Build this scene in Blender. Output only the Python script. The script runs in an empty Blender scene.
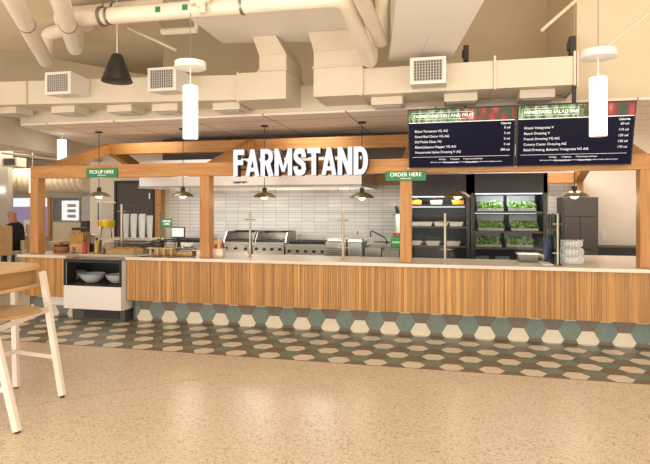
import bpy, bmesh, math, random
from mathutils import Vector, Matrix
random.seed(7)
sc = bpy.context.scene
COL = sc.collection
PI = math.pi
# ------------------------------------------------------------------ camera
TH, FL, V0, EYE = 0.236, 541.0, 207.4, 1.6
CT, ST = math.cos(TH), math.sin(TH)
cam = bpy.data.objects.new('camera', bpy.data.cameras.new('camera'))
COL.objects.link(cam)
cam.location = (0, 0, EYE); cam.rotation_euler = (PI/2, 0, TH)
cam.data.sensor_width = 36; cam.data.lens = FL/650*36
cam.data.shift_y = -(232-V0)/650
cam.data.clip_start = .05
sc.camera = cam
def ray(u):
    a = (u-325)/FL
    return a*CT-ST, CT+a*ST
def X(u, y):
    dx, dy = ray(u); return dx/dy*y
def Z(u, v, y):
    dx, dy = ray(u); return EYE+(V0-v)/FL*(y/dy)
def on(u, v, z):            # the point of the level z seen at u, v
    dx, dy = ray(u); t = FL*(EYE-z)/(v-V0); return dx*t, dy*t
# ------------------------------------------------------------------ materials
def nodes(name):
    m = bpy.data.materials.new(name); m.use_nodes = True
    nt = m.node_tree; return m, nt, nt.nodes['Principled BSDF']
def mat(name, col, rough=.5, metal=0, em=None, es=0, coat=0, noise=0, nscale=8, bump=0):
    m, nt, b = nodes(name)
    b.inputs['Base Color'].default_value = (*col, 1)
    b.inputs['Roughness'].default_value = rough; b.inputs['Metallic'].default_value = metal
    if coat: b.inputs['Coat Weight'].default_value = coat
    if em: b.inputs['Emission Color'].default_value = (*em, 1); b.inputs['Emission Strength'].default_value = es
    if noise or bump:
        tc = nt.nodes.new('ShaderNodeTexCoord'); n = nt.nodes.new('ShaderNodeTexNoise')
        n.inputs['Scale'].default_value = nscale; n.inputs['Detail'].default_value = 4
        nt.links.new(tc.outputs['Object'], n.inputs['Vector'])
        if noise:
            r = nt.nodes.new('ShaderNodeValToRGB')
            r.color_ramp.elements[0].position = .3; r.color_ramp.elements[1].position = .7
            r.color_ramp.elements[0].color = (*[c*(1-noise) for c in col], 1)
            r.color_ramp.elements[1].color = (*[min(1, c*(1+noise)) for c in col], 1)
            nt.links.new(n.outputs['Fac'], r.inputs[0]); nt.links.new(r.outputs[0], b.inputs['Base Color'])
        if bump:
            bp = nt.nodes.new('ShaderNodeBump'); bp.inputs['Strength'].default_value = bump
            nt.links.new(n.outputs['Fac'], bp.inputs['Height']); nt.links.new(bp.outputs[0], b.inputs['Normal'])
    return m
def wood(name, c1, c2, scale=(1, 1, 12), rough=.45, det=6):
    m, nt, b = nodes(name)
    tc = nt.nodes.new('ShaderNodeTexCoord'); mp = nt.nodes.new('ShaderNodeMapping'); mp.inputs['Scale'].default_value = scale
    n = nt.nodes.new('ShaderNodeTexNoise'); n.inputs['Scale'].default_value = 2.2; n.inputs['Detail'].default_value = det
    n.inputs['Distortion'].default_value = .6
    r = nt.nodes.new('ShaderNodeValToRGB')
    r.color_ramp.elements[0].position = .32; r.color_ramp.elements[1].position = .68
    r.color_ramp.elements[0].color = (*c1, 1); r.color_ramp.elements[1].color = (*c2, 1)
    nt.links.new(tc.outputs['Object'], mp.inputs[0]); nt.links.new(mp.outputs[0], n.inputs[0])
    nt.links.new(n.outputs['Fac'], r.inputs[0]); nt.links.new(r.outputs[0], b.inputs['Base Color'])
    b.inputs['Roughness'].default_value = rough
    return m
def glass(name, tint=(.93, .97, .95), refl=.12, rough=.02):
    m = bpy.data.materials.new(name); m.use_nodes = True; nt = m.node_tree
    for n in list(nt.nodes): nt.nodes.remove(n)
    o = nt.nodes.new('ShaderNodeOutputMaterial'); mx = nt.nodes.new('ShaderNodeMixShader')
    t = nt.nodes.new('ShaderNodeBsdfTransparent'); t.inputs[0].default_value = (*tint, 1)
    g = nt.nodes.new('ShaderNodeBsdfGlossy'); g.inputs['Roughness'].default_value = rough
    lw = nt.nodes.new('ShaderNodeLayerWeight'); lw.inputs[0].default_value = refl
    nt.links.new(lw.outputs['Fresnel'], mx.inputs[0]); nt.links.new(t.outputs[0], mx.inputs[1])
    nt.links.new(g.outputs[0], mx.inputs[2]); nt.links.new(mx.outputs[0], o.inputs[0])
    return m
def emit(name, col, s):
    return mat(name, (.8, .8, .8), .5, em=col, es=s)
CREAM = mat('cream_paint', (.70, .625, .50), .55, noise=.025, nscale=3)
CREAM_W = mat('cream_wall_paint', (.70, .60, .44), .7, noise=.03, nscale=1.5)
TAN = mat('tan_wall_shaded', (.62, .52, .36), .8, noise=.04, nscale=1.2)  # upper wall tan with its shadow put into the colour
LIGHTWALL = mat('pale_wall_paint', (.78, .70, .58), .7, noise=.02, nscale=2)
WHITEP = mat('white_plenum_paint', (.82, .78, .72), .5)
PIPEW = mat('pipe_jacket', (.78, .70, .58), .3, noise=.03, nscale=5)
TANR = mat('tan_wall_lit', (.70, .60, .43), .8, noise=.03, nscale=1.2)  # lighter copy of the wall tan for the lit right side
GREYWALL = mat('grey_wall_paint', (.42, .39, .34), .8, noise=.05, nscale=2)
BEAMW = wood('oak_beam', (.42, .185, .048), (.56, .28, .085), (.9, 9, 12))
POSTW = wood('oak_post', (.40, .178, .046), (.54, .268, .08), (10, 10, .8))
SLATS = [wood('slat_%s' % n, [c*k for c in (.385, .19, .055)], [c*k for c in (.52, .28, .09)], (22, 22, .9), .5)
         for n, k in (('honey', 1.0), ('tan', 1.12), ('amber', .88), ('umber', .74), ('straw', 1.3))]
PLY = wood('birch_ply', (.50, .31, .13), (.63, .42, .195), (8, 1, 8), .35)
PLYD = wood('ply_panel', (.31, .18, .065), (.40, .24, .09), (8, 1, 8), .5)
QUARTZ = mat('quartz_worktop', (.66, .58, .48), .25, noise=.03, nscale=60)
STEEL = mat('brushed_steel', (.74, .70, .66), .3, 1, noise=.03, nscale=14)
STEELD = mat('dull_steel', (.33, .305, .28), .4, 1, noise=.12, nscale=10)
BRASS = mat('satin_brass_post', (.44, .38, .28), .35, .8)
OLIVE = mat('olive_brass_shade', (.21, .175, .07), .35, .5)
BLACK = mat('black_paint', (.018, .016, .015), .45)
BLACKG = mat('black_gloss', (.012, .012, .014), .15)
DARKDOOR = mat('charcoal_laminate', (.065, .055, .048), .5)
DARKGREY = mat('dark_grey_metal', (.085, .072, .062), .5)
WHITE = mat('white_enamel', (.80, .77, .72), .35)
WHITEPL = mat('white_plastic', (.85, .83, .8), .4)
LEGW = mat('white_steel_leg', (.70, .63, .55), .4)
GREEN = mat('green_sign', (.012, .22, .075), .45)
TEXTW = mat('white_lettering', (.9, .9, .85), .5, em=(1, 1, .95), es=.25)
LETTERF = emit('letter_face', (.96, .97, 1), 1.0); LETTERF.node_tree.nodes['Principled BSDF'].inputs['Base Color'].default_value = (.05, .05, .05, 1)
LETTERS = mat('letter_side', (.03, .028, .03), .4)
LAMPW = emit('lamp_diffuser', (1, .95, .87), 2.2)
BULB = emit('warm_bulb', (1, .86, .6), 5)
LED = emit('led_strip', (.72, .85, 1), 1.0)
GLASS = glass('clear_glass', (.965, .985, .975), .10)
PLASTIC = glass('clear_plastic', (.93, .94, .94), .16, .12)
TRAYPL = mat('tray_plastic', (.80, .84, .86), .25)
TRAYPL.node_tree.nodes['Principled BSDF'].inputs['Alpha'].default_value = .3
CUPPL = mat('frosted_cup', (.9, .9, .92), .3)
CUPPL.node_tree.nodes['Principled BSDF'].inputs['Alpha'].default_value = .5
TRIMG = glass('green_edge_glass', (.45, .68, .60), .3)
JUICE = mat('orange_juice', (1, .62, .03), .3)
RED = mat('red_sauce', (.40, .02, .015), .3)
OIL = mat('olive_oil', (.42, .30, .03), .2)
YEL = mat('yellow_plastic', (.9, .5, .03), .35)
ORF = mat('orange_food', (.86, .33, .03), .5, noise=.3, nscale=60)
BLUE = mat('blue_cloth', (.02, .05, .25), .6)
SKIN = mat('skin', (.45, .22, .14), .5)
SHIRT = mat('black_shirt', (.012, .013, .02), .8)
TROUS = mat('dark_trousers', (.018, .018, .024), .8)
GRILL = mat('grille_backing', (.10, .10, .095), .6)
GRILLS = mat('grille_slat', (.55, .51, .45), .5)
G1 = mat('leaf_green', (.24, .44, .09), .6); G2 = mat('leaf_dark', (.09, .24, .045), .6); G3 = mat('leaf_pale', (.62, .72, .40), .6)
PURP = mat('radicchio', (.20, .03, .06), .6); SLAW = mat('pale_slaw', (.55, .62, .30), .6)
GRAN = mat('granola', (.50, .27, .07), .7, noise=.7, nscale=45, bump=.4)
NUTS = mat('mixed_nuts', (.32, .12, .05), .7, noise=.8, nscale=45)
PORC = mat('white_porcelain', (.85, .82, .78), .2)
# ------------------------------------------------------------------ mesh builder
class MB:
    def __init__(s): s.bm = bmesh.new(); s.mi = 0
    def _f(s, vs):
        try:
            f = s.bm.faces.new(vs); f.material_index = s.mi; return f
        except ValueError: return None
    def poly(s, pts): return s._f([s.bm.verts.new(p) for p in pts])
    def hexa(s, p):        # 8 points: bottom 4, top 4
        v = [s.bm.verts.new(q) for q in p]
        for idx in ((3, 2, 1, 0), (4, 5, 6, 7), (0, 1, 5, 4), (1, 2, 6, 5), (2, 3, 7, 6), (3, 0, 4, 7)):
            s._f([v[i] for i in idx])
        return s
    def box(s, x0, x1, y0, y1, z0, z1):
        return s.hexa([(x0, y0, z0), (x1, y0, z0), (x1, y1, z0), (x0, y1, z0), (x0, y0, z1), (x1, y0, z1), (x1, y1, z1), (x0, y1, z1)])
    def bar(s, a, b, w, d=None, up=(0, 0, 1)):   # rectangular bar from a to b
        a, b = Vector(a), Vector(b); d = d or w; t = (b-a).normalized(); up = Vector(up)
        if abs(t.dot(up)) > .98: up = Vector((0, 1, 0))
        n = t.cross(up).normalized()*w/2; m = t.cross(n).normalized()*d/2
        return s.hexa([a-n-m, a+n-m, a+n+m, a-n+m, b-n-m, b+n-m, b+n+m, b-n+m])
    def prism(s, pts, y0, y1):      # outline in x, z pulled along y
        lo = [s.bm.verts.new((p[0], y0, p[1])) for p in pts]; hi = [s.bm.verts.new((p[0], y1, p[1])) for p in pts]
        s._f(lo); m = s.mi
        s.mi = getattr(s, 'side', m)
        s._f(hi[::-1]); n = len(pts)
        for i in range(n): s._f([lo[i], hi[i], hi[(i+1) % n], lo[(i+1) % n]])
        s.mi = m; return s
    def slab(s, pts, z0, z1):       # outline in x, y pulled along z
        lo = [s.bm.verts.new((p[0], p[1], z0)) for p in pts]; hi = [s.bm.verts.new((p[0], p[1], z1)) for p in pts]
        s._f(lo[::-1]); s._f(hi); n = len(pts)
        for i in range(n): s._f([lo[i], lo[(i+1) % n], hi[(i+1) % n], hi[i]])
        return s
    def lathe(s, prof, c=(0, 0, 0), n=24, cap=True):   # prof: (radius, z)
        rings = []
        for r, z in prof:
            rings.append([s.bm.verts.new((c[0]+r*math.cos(2*PI*i/n), c[1]+r*math.sin(2*PI*i/n), c[2]+z)) for i in range(n)])
        for a, b in zip(rings, rings[1:]):
            for i in range(n): s._f([a[i], a[(i+1) % n], b[(i+1) % n], b[i]])
        if cap: s._f(rings[0][::-1]); s._f(rings[-1])
        return s
    def tube(s, path, r, n=12, cap=True):
        path = [Vector(p) for p in path]; rings = []; ref = None
        for k, p in enumerate(path):
            t = (path[min(k+1, len(path)-1)]-path[max(k-1, 0)]).normalized()
            if ref is None: ref = Vector((0, 0, 1)) if abs(t.z) < .9 else Vector((1, 0, 0))
            a = (ref-t*ref.dot(t)).normalized(); b = t.cross(a); ref = a
            rr = r[k] if isinstance(r, (list, tuple)) else r
            rings.append([s.bm.verts.new(p+a*rr*math.cos(2*PI*i/n)+b*rr*math.sin(2*PI*i/n)) for i in range(n)])
        for a, b in zip(rings, rings[1:]):
            for i in range(n): s._f([a[i], a[(i+1) % n], b[(i+1) % n], b[i]])
        if cap: s._f(rings[0][::-1]); s._f(rings[-1])
        return s
    def ball(s, c, r, sc_=(1, 1, 1)):
        m = Matrix.Translation(c) @ Matrix.Diagonal((*sc_, 1))
        g = bmesh.ops.create_icosphere(s.bm, subdivisions=2, radius=r, matrix=m)
        fs = set(f for v in g['verts'] for f in v.link_faces)
        for f in fs: f.material_index = s.mi; f.smooth = True
        return s
    def build(s, name, mats, parent=None, smooth=False, bevel=0, loc=None):
        me = bpy.data.meshes.new(name)
        bmesh.ops.recalc_face_normals(s.bm, faces=s.bm.faces[:])
        off = Vector(loc) if loc else (Vector(parent.location) if parent and not parent.get('_local') else Vector((0, 0, 0)))
        if parent and parent.parent: off = Vector((0, 0, 0)) if parent.parent.get('_local') else off
        if parent is not None and parent.type == 'MESH' and parent.get('_off') is not None: off = Vector(parent['_off'])
        if off.length: bmesh.ops.translate(s.bm, verts=s.bm.verts[:], vec=-off)
        s.bm.to_mesh(me); s.bm.free()
        for m in (mats if isinstance(mats, (list, tuple)) else [mats]): me.materials.append(m)
        if smooth:
            me.polygons.foreach_set('use_smooth', [True]*len(me.polygons))
            try: me.set_sharp_from_angle(angle=math.radians(38))
            except Exception: pass
        o = bpy.data.objects.new(name, me); COL.objects.link(o)
        if parent: o.parent = parent; OFFS[o.name] = OFFS.get(parent.name, Vector(parent.location))
        elif loc: o.location = loc; OFFS[o.name] = Vector(loc)
        if bevel:
            b = o.modifiers.new('bevel', 'BEVEL'); b.width = bevel; b.segments = 2; b.limit_method = 'ANGLE'
        return o
OFFS = {}
_build = MB.build
def build2(s, name, mats, parent=None, smooth=False, bevel=0, loc=None):
    # mesh given in world coordinates; parents carry only a location, so shift by the thing's base
    me = bpy.data.meshes.new(name)
    bmesh.ops.recalc_face_normals(s.bm, faces=s.bm.faces[:])
    off = Vector(loc) if loc else Vector((0, 0, 0))
    if parent is not None: off = OFFS.get(parent.name, Vector((0, 0, 0)))
    if off.length: bmesh.ops.translate(s.bm, verts=s.bm.verts[:], vec=-off)
    s.bm.to_mesh(me); s.bm.free()
    for m in (mats if isinstance(mats, (list, tuple)) else [mats]): me.materials.append(m)
    if smooth:
        me.polygons.foreach_set('use_smooth', [True]*len(me.polygons))
        me.set_sharp_from_angle(angle=math.radians(38))
    o = bpy.data.objects.new(name, me); COL.objects.link(o)
    if parent is not None: o.parent = parent; OFFS[o.name] = off
    elif loc: o.location = loc; OFFS[o.name] = Vector(loc)
    if bevel:
        b = o.modifiers.new('bevel', 'BEVEL'); b.width = bevel; b.segments = 2; b.limit_method = 'ANGLE'
    return o
MB.build = build2
def tag(o, label, cat, group=None, kind=None):
    o['label'] = label; o['category'] = cat
    if group: o['group'] = group
    if kind: o['kind'] = kind
    return o
def thing(name, label, cat, loc=(0, 0, 0), group=None, rot=None, local=False):
    o = bpy.data.objects.new(name, None); COL.objects.link(o); o.location = loc; o.empty_display_size = .1
    if rot: o.rotation_euler = rot
    OFFS[o.name] = Vector((0, 0, 0)) if local else Vector(loc)
    return tag(o, label, cat, group)
def struct(o): o['kind'] = 'structure'; return o
def copy_tree(o, parent=None):
    c = o.copy(); COL.objects.link(c); c.parent = parent; OFFS[c.name] = OFFS.get(o.name, Vector((0, 0, 0)))
    for ch in list(o.children): copy_tree(ch, c)
    return c
def place(proto, used, loc, label=None, rotz=None, scale=None, group=None):
    o = proto if not used else copy_tree(proto)
    o.location = loc
    if rotz is not None: o.rotation_euler = (0, 0, rotz)
    if scale: o.scale = scale
    if label: o['label'] = label
    if group: o['group'] = group
    return o
def text(name, body, size, mt, parent, loc, rot=(PI/2, 0, 0), bold=0, ax='LEFT', sx=1, ext=.0004, sp=1.0):
    c = bpy.data.curves.new(name, 'FONT'); c.body = body; c.size = size; c.extrude = ext; c.offset = bold
    c.align_x = ax; c.space_line = sp; c.materials.append(mt)
    o = bpy.data.objects.new(name, c); COL.objects.link(o); o.parent = parent
    o.location = loc; o.rotation_euler = rot; o.scale = (sx, 1, 1)
    return o
# ================================================================== SETTING
# terrazzo floor
m, nt, b = nodes('terrazzo')
tc = nt.nodes.new('ShaderNodeTexCoord')
def vor(scale, lo, hi, seed):
    mp = nt.nodes.new('ShaderNodeMapping'); mp.inputs['Location'].default_value = (seed, seed*2, 0)
    v = nt.nodes.new('ShaderNodeTexVoronoi'); v.inputs['Scale'].default_value = scale
    sp = nt.nodes.new('ShaderNodeSeparateColor'); r = nt.nodes.new('ShaderNodeValToRGB')
    r.color_ramp.elements[0].position = lo; r.color_ramp.elements[1].position = hi
    nt.links.new(tc.outputs['Object'], mp.inputs[0]); nt.links.new(mp.outputs[0], v.inputs['Vector'])
    nt.links.new(v.outputs['Color'], sp.inputs[0]); nt.links.new(sp.outputs[0], r.inputs[0]); return r
def mixc(fac, a, bcol):
    mx = nt.nodes.new('ShaderNodeMix'); mx.data_type = 'RGBA'
    nt.links.new(fac, mx.inputs[0])
    if isinstance(a, tuple): mx.inputs[6].default_value = (*a, 1)
    else: nt.links.new(a, mx.inputs[6])
    mx.inputs[7].default_value = (*bcol, 1); return mx.outputs[2]
c = mixc(vor(85, .2, .95, 1).outputs[0], (.56, .47, .355), (.66, .57, .45))
c = mixc(vor(105, .88, .93, 5).outputs[0], c, (.38, .30, .21))
c = mixc(vor(80, .94, .97, 9).outputs[0], c, (.30, .27, .23))
c = mixc(vor(95, .9, .95, 3).outputs[0], c, (.68, .61, .50))
nt.links.new(c, b.inputs['Base Color']); b.inputs['Roughness'].default_value = .3; b.inputs['Specular IOR Level'].default_value = .35
TERR = m
fl = struct(MB().box(-16, 8, -5, 18, -.1, 0).build('floor', TERR))
j = struct(MB().bar((*on(-60, 419, 0), .0008), (*on(262, 369, 0), .0008), .007, .0015).build('trim_1', mat('terrazzo_joint', (.42, .33, .24), .5)))
# hexagonal tiles
S, YA, XA, YK = .1278, 6.5379, -4.0593, 6.82
HH = math.sqrt(3)*S
TEAL = mat('teal_tile', (.155, .205, .17), .35, noise=.08, nscale=12)
BROWN = mat('brown_tile', (.155, .125, .092), .35, noise=.08, nscale=12)
CRT = mat('cream_tile', (.68, .61, .49), .35, noise=.03, nscale=12)
GROUT = mat('grout', (.20, .17, .13), .8)
def hexes(w0, w1, xlo, xhi, mp, thick, ins=.0022):
    B = MB()
    j0 = int((xlo-XA)/(1.5*S))-2; j1 = int((xhi-XA)/(1.5*S))+2
    for jj in range(j0, j1+1):
        cx = XA+1.5*S*jj
        for k in range(-9, 12):
            w = HH*k+(HH/2 if jj % 2 else 0)
            if w < w0-HH or w > w1+HH: continue
            q = (k-1) % 3 if jj % 2 else k % 3
            r = S-ins
            p = [(cx+r*math.cos(PI/3*i), w+r*math.sin(PI/3*i)) for i in range(6)]
            def clip(p, ax, lim, sg):
                out = []
                for i in range(len(p)):
                    a, c = p[i], p[(i+1) % len(p)]
                    da, dc = (a[ax]-lim)*sg, (c[ax]-lim)*sg
                    if da >= 0: out.append(a)
                    if da*dc < 0:
                        t = da/(da-dc); out.append((a[0]+(c[0]-a[0])*t, a[1]+(c[1]-a[1])*t))
                return out
            for ax, lim, sg in ((0, xlo, 1), (0, xhi, -1), (1, w0, 1), (1, w1, -1)):
                p = clip(p, ax, lim, sg)
                if len(p) < 3: break
            if len(p) < 3: continue
            B.mi = (0, 1, 2)[q]
            B.poly([mp(*a) for a in p])
    return B
W0, WF = -3*1.5*HH-HH/2, YK-YA
fb = MB().box(-11, 3.9, YA+W0, 6.9, .0005, .003).build('floor_tile_border', GROUT); struct(fb)
o = hexes(W0, WF, -11, 3.9, lambda x, w: (x, YA+w, .0045), 0).build('hexagon_tiles', [CRT, BROWN, TEAL], fb)
# walls and ceilings
def tile_wall_mat():
    m, nt, b = nodes('white_wall_tile')
    tc = nt.nodes.new('ShaderNodeTexCoord'); mp = nt.nodes.new('ShaderNodeMapping'); mp.inputs['Rotation'].default_value = (PI/2, 0, 0)
    br = nt.nodes.new('ShaderNodeTexBrick'); br.offset = 0
    br.inputs['Scale'].default_value = 1; br.inputs['Brick Width'].default_value = .275; br.inputs['Row Height'].default_value = .073
    br.inputs['Mortar Size'].default_value = .0035; br.inputs['Mortar Smooth'].default_value = .1
    br.inputs['Color1'].default_value = (.70, .67, .64, 1); br.inputs['Color2'].default_value = (.80, .77, .74, 1)
    br.inputs['Mortar'].default_value = (.36, .33, .30, 1)
    nt.links.new(tc.outputs['Object'], mp.inputs[0]); nt.links.new(mp.outputs[0], br.inputs[0]); nt.links.new(br.outputs[0], b.inputs['Base Color'])
    bp = nt.nodes.new('ShaderNodeBump'); bp.inputs['Strength'].default_value = .3; bp.invert = True
    nt.links.new(br.outputs['Fac'], bp.inputs['Height']); nt.links.new(bp.outputs[0], b.inputs['Normal'])
    b.inputs['Roughness'].default_value = .18
    return m
YB = 10.55
struct(MB().box(-6.0, 2.22, YB, YB+.1, 0, 2.9).build('wall_back', tile_wall_mat()))
struct(MB().box(2.22, 7, YB, YB+.1, 0, 2.9).build('wall_back_right', LIGHTWALL))
struct(MB().box(2.22, 3.6, 9.95, YB-.01, 0, .93).build('trim_2', BLACK))
struct(MB().box(X(90, 10.45), -6.0, 10.45, 10.65, 0, 2.9).build('wall_back_left', LIGHTWALL))
# kitchen's suspended ceiling with its panel joints
def ceil_mat():
    m, nt, b = nodes('ceiling_panels')
    tc = nt.nodes.new('ShaderNodeTexCoord'); br = nt.nodes.new('ShaderNodeTexBrick'); br.offset = 0
    mp = nt.nodes.new('ShaderNodeMapping'); mp.inputs['Location'].default_value = (.25, .1, 0)
    br.inputs['Scale'].default_value = 1; br.inputs['Brick Width'].default_value = 1.2; br.inputs['Row Height'].default_value = .6
    br.inputs['Mortar Size'].default_value = .012
    br.inputs['Color1'].default_value = (.92, .80, .71, 1); br.inputs['Color2'].default_value = (.94, .82, .73, 1); br.inputs['Mortar'].default_value = (.42, .33, .27, 1)
    nt.links.new(tc.outputs['Object'], mp.inputs[0]); nt.links.new(mp.outputs[0], br.inputs[0]); nt.links.new(br.outputs[0], b.inputs['Base Color'])
    b.inputs['Roughness'].default_value = .8
    return m
kc = struct(MB().slab([(-6.73, 7.25), (5.5, 7.25), (5.5, YB+.1), (-7.7, YB+.1)], 2.9, 2.93).build('ceiling', ceil_mat()))
struct(MB().box(1.46, 1.56, 7.371, 9.5, 3.281, 6.2).build('wall_upper_return', TANR))
struct(MB().box(-.7, 1.459, 9.4, 9.5, 3.281, 6.2).build('wall_upper_mid', TAN))
struct(MB().slab([(-6.73, 7.24), (1.465, 7.24), (1.465, YB), (-7.7, YB)], 2.931, 3.28).build('trim_3', CREAM))
# high wall above the kitchen and the high ceiling of the hall
struct(MB().box(-15, 2.2, 11.6, 11.7, 3.1, 6.2).build('wall_upper', TAN))
struct(MB().box(1.47, 9, 7.27, 7.37, 2.931, 6.2).build('wall_upper_right', TANR))
struct(MB().box(-16, 9, -5, 14.5, 6.2, 6.3).build('ceiling_high', CREAM_W))
struct(MB().slab([(-6.6, 6.45), (-5.1, 8.75), (-3.7, 6.4), (-3.2, 4.6), (-3.2, 2), (-12, 2), (-12, 4.5)], 3.92, 4.25).build('ceiling_slab', CREAM_W))
struct(MB().slab([(-6.70, 5.6), (-7.55, 10.4), (-8.2, 13.9), (-8.6, 13.9), (-7.95, 10.4), (-7.0, 5.6)], 2.6, 3.08).build('beam', CREAM))
struct(MB().box(-15, -7.0, 14, 14.1, 0, 6.2).build('wall_far_left', GREYWALL))
struct(MB().box(-16, -8.3, 8.9, 14, 3.05, 3.1).build('ceiling_far_left', mat('far_ceiling', (.38, .32, .24), .8)))
struct(MB().box(-12, X(8, 11.2), 11.2, 11.35, 0, 3.05).build('wall_left_pier', GREYWALL))
# ================================================================== SERVICE COUNTER
def slat_panel(x0, x1, seed):
    r = random.Random(seed); B = MB(); x = x0
    B.box(x0, x1, 6.722, 6.80, .305, .868)
    while x < x1-.004:
        w = min(r.choice((.018, .024, .03, .036, .05)), x1-x); B.mi = r.choice((0, 0, 0, 1, 1, 2, 2, 3, 4))
        d = r.uniform(0, .007)
        B.box(x+.0012, x+w-.0012, 6.705+d, 6.724, .305, .868); x += w
    return B
def counter(name, label, x0, x1, seams, kx0):
    t = thing(name, label, 'counter', ((x0+x1)/2, 6.9, 0))
    MB().box(x0+.02, x1-.02 if x1 > 0 else -5.83, 6.83, 7.28, 0.006, .868).build('carcass', DARKGREY, t)
    k = MB().box(kx0, x1, 6.822, 6.829, .006, .33).build('kick_board', GROUT, t)
    hexes(WF+.006, WF+.33, kx0, x1, lambda x, w: (x, 6.8205, w-WF), 0).build('hexagon_tiles', [CRT, BROWN, TEAL], k)
    xs = [x0]+seams+[x1]
    for i, (a, c) in enumerate(zip(xs, xs[1:])): slat_panel(a+.001, c-.001, i+int(abs(x0)*10)).build('slatted_panel', SLATS, t)
    return t
counter('service_counter', 'long oak-slatted service counter right of the glass case, hexagon tile kickboard', -4.462, 3.4, [-3.26, -2.05, -.84, .37, 1.58, 2.79], -4.40)
counter('service_counter', 'short oak-slatted counter end left of the glass case, under the leftmost post', -6.2, -5.435, [], -6.15)
B = MB()
for a in ((-6.26, -5.43, 6.67, 8.05), (-5.43, -4.465, 6.96, 8.05), (-4.465, 3.4, 6.67, 7.5), (-4.465, -3.6, 7.5, 8.05), (1.2, 3.4, 7.5, 8.5)):
    B.box(*a, .871, .91)
bmesh.ops.remove_doubles(B.bm, verts=B.bm.verts[:], dist=.0005)
tag(B.build('worktop', QUARTZ), 'pale cream stone worktop running along the whole counter', 'worktop')
# base cabinets under the return and the left wing, behind the front
tag(MB().box(1.25, 3.3, 7.5, 8.45, 0.006, .868).build('return_cabinet', WHITE), 'white base cabinet under the worktop return at the right end', 'cabinet')
tag(MB().box(-6.15, -3.7, 7.35, 8.0, 0.006, .868).build('return_cabinet', WHITE), 'white base cabinet behind the glass display case under the worktop', 'cabinet')
# refrigerated display case
t = thing('display_case', 'white refrigerated display case with dark glass front and bowls inside', 'display case', (-4.95, 6.75, 0))
xl, xr, yf = -5.405, -4.485, 6.6
MB().box(xl, xr, yf, 6.64, .17, .495).build('front_panel', WHITE, t, bevel=.004)
bb = MB(); bb.box(xr-.02, xr, yf+.041, 7.3, .165, .86); bb.box(xl, xl+.02, yf+.041, 6.815, .165, .86); bb.box(-5.80, xl+.02, 6.815, 6.83, .165, .86); bb.box(-5.80, -5.78, 6.83, 7.3, .165, .86); bb.box(-5.78, xr, 7.28, 7.3, .165, .86); bb.box(xl+.02, xr-.02, 6.642, 7.28, .165, .46)
bb.build('body', WHITE, t)
dk = MB(); dk.box(xl+.02, xr-.02, 6.66, 6.832, .462, .514); dk.box(-5.78, xr-.02, 6.832, 7.27, .462, .514); dk.build('deck', BLACK, t)
MB().box(-5.778, xr-.021, 7.25, 7.275, .515, .85).build('back_lining', BLACK, t)
MB().box(xr-.026, xr-.0205, 6.66, 7.249, .515, .85).build('side_lining', BLACK, t)
ll = MB(); ll.box(xl+.0205, xl+.026, 6.64, 6.811, .515, .85); ll.box(-5.777, xl+.026, 6.8305, 6.836, .515, .85); ll.box(xl+.019, xl+.026, 6.811, 6.8305, .515, .85); ll.build('left_lining', BLACK, t)
MB().box(xl+.03, xr-.03, 6.63, 6.65, .845, .86).build('light_strip', LED, t)  # glowing strip added to brighten the bowls
fr = MB(); fr.box(xl, xr, yf, yf+.02, .825, .862); fr.box(xl, xr, yf, yf+.02, .498, .515); fr.box(xl, xl+.022, yf, yf+.02, .515, .825); fr.box(xr-.022, xr, yf, yf+.02, .515, .825)
fr.build('front_frame', BLACKG, t)
MB().box(xl+.022, xr-.022, yf+.006, yf+.012, .515, .825).build('glass_front', glass('case_glass', (.9, .92, .94), .12), t)
MB().box(xl, xr, yf, 6.955, .862, .87).build('top_frame', BLACKG, t)
MB().box(xl+.06, xr-.02, 6.72, 7.25, .006, .164).build('plinth', DARKGREY, t)
MB().box(xl+.25, xr-.1, 6.705, 6.718, .03, .14).build('vent', BLACK, t)
bowl = thing('salad_bowl', '', 'bowl', (0, 0, 0), 'bowls in the display case')
MB().lathe([(.05, 0), (.09, .008), (.15, .065), (.185, .13), (.178, .132), (.14, .06), (.06, .02)], n=28).build('shell', PORC, bowl, smooth=True)
for i, (x, l) in enumerate(((-5.55, 'white bowl at the left side of the glass case'), (-5.10, 'white bowl in the middle of the glass case'), (-4.71, 'white bowl at the right side of the glass case'))):
    place(bowl, i, (x, (7.0, 6.82, 6.86)[i], .5155), l, scale=((.97, 1.0, .95)[i], )*3)
# ================================================================== TIMBER FRAME
t = thing('timber_frame', 'oak timber frame with gabled beams standing over the counter', 'timber frame', (-2, 6.87, .91))
PX = [-6.15, -3.40, -.67, 2.04]
for x in PX: MB().box(x, x+.14, 6.80, 6.95, .911, 2.03).build('post', POSTW, t, bevel=.004)
MB().box(-6.15, 2.18, 6.80, 6.95, 2.031, 2.212).build('header_beam', BEAMW, t, bevel=.004)
MB().box(-6.15, 2.18, 8.53, 8.67, 2.55, 2.742).build('ridge_beam', BEAMW, t, bevel=.004)
MB().box(-6.15, 2.18, 10.25, 10.40, 2.031, 2.212).build('rear_beam', BEAMW, t, bevel=.004)
for x in PX:
    for (ya, yb) in ((6.80, 8.53), (10.40, 8.67)):
        B = MB(); za, zb = 2.035, 2.56; hgt = .178
        if ya < yb: B.hexa([(x+.005, ya+.153, za+.01), (x+.135, ya+.153, za+.01), (x+.135, yb, zb), (x+.005, yb, zb), (x+.005, ya+.153, za+.18), (x+.135, ya+.153, za+.18), (x+.135, yb, zb+hgt), (x+.005, yb, zb+hgt)])
        else: B.hexa([(x+.005, yb, zb), (x+.135, yb, zb), (x+.135, ya-.153, za+.01), (x+.005, ya-.153, za+.01), (x+.005, yb, zb+hgt), (x+.135, yb, zb+hgt), (x+.135, ya-.153, za+.18), (x+.005, ya-.153, za+.18)])
        B.build('rafter', BEAMW, t)
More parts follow.
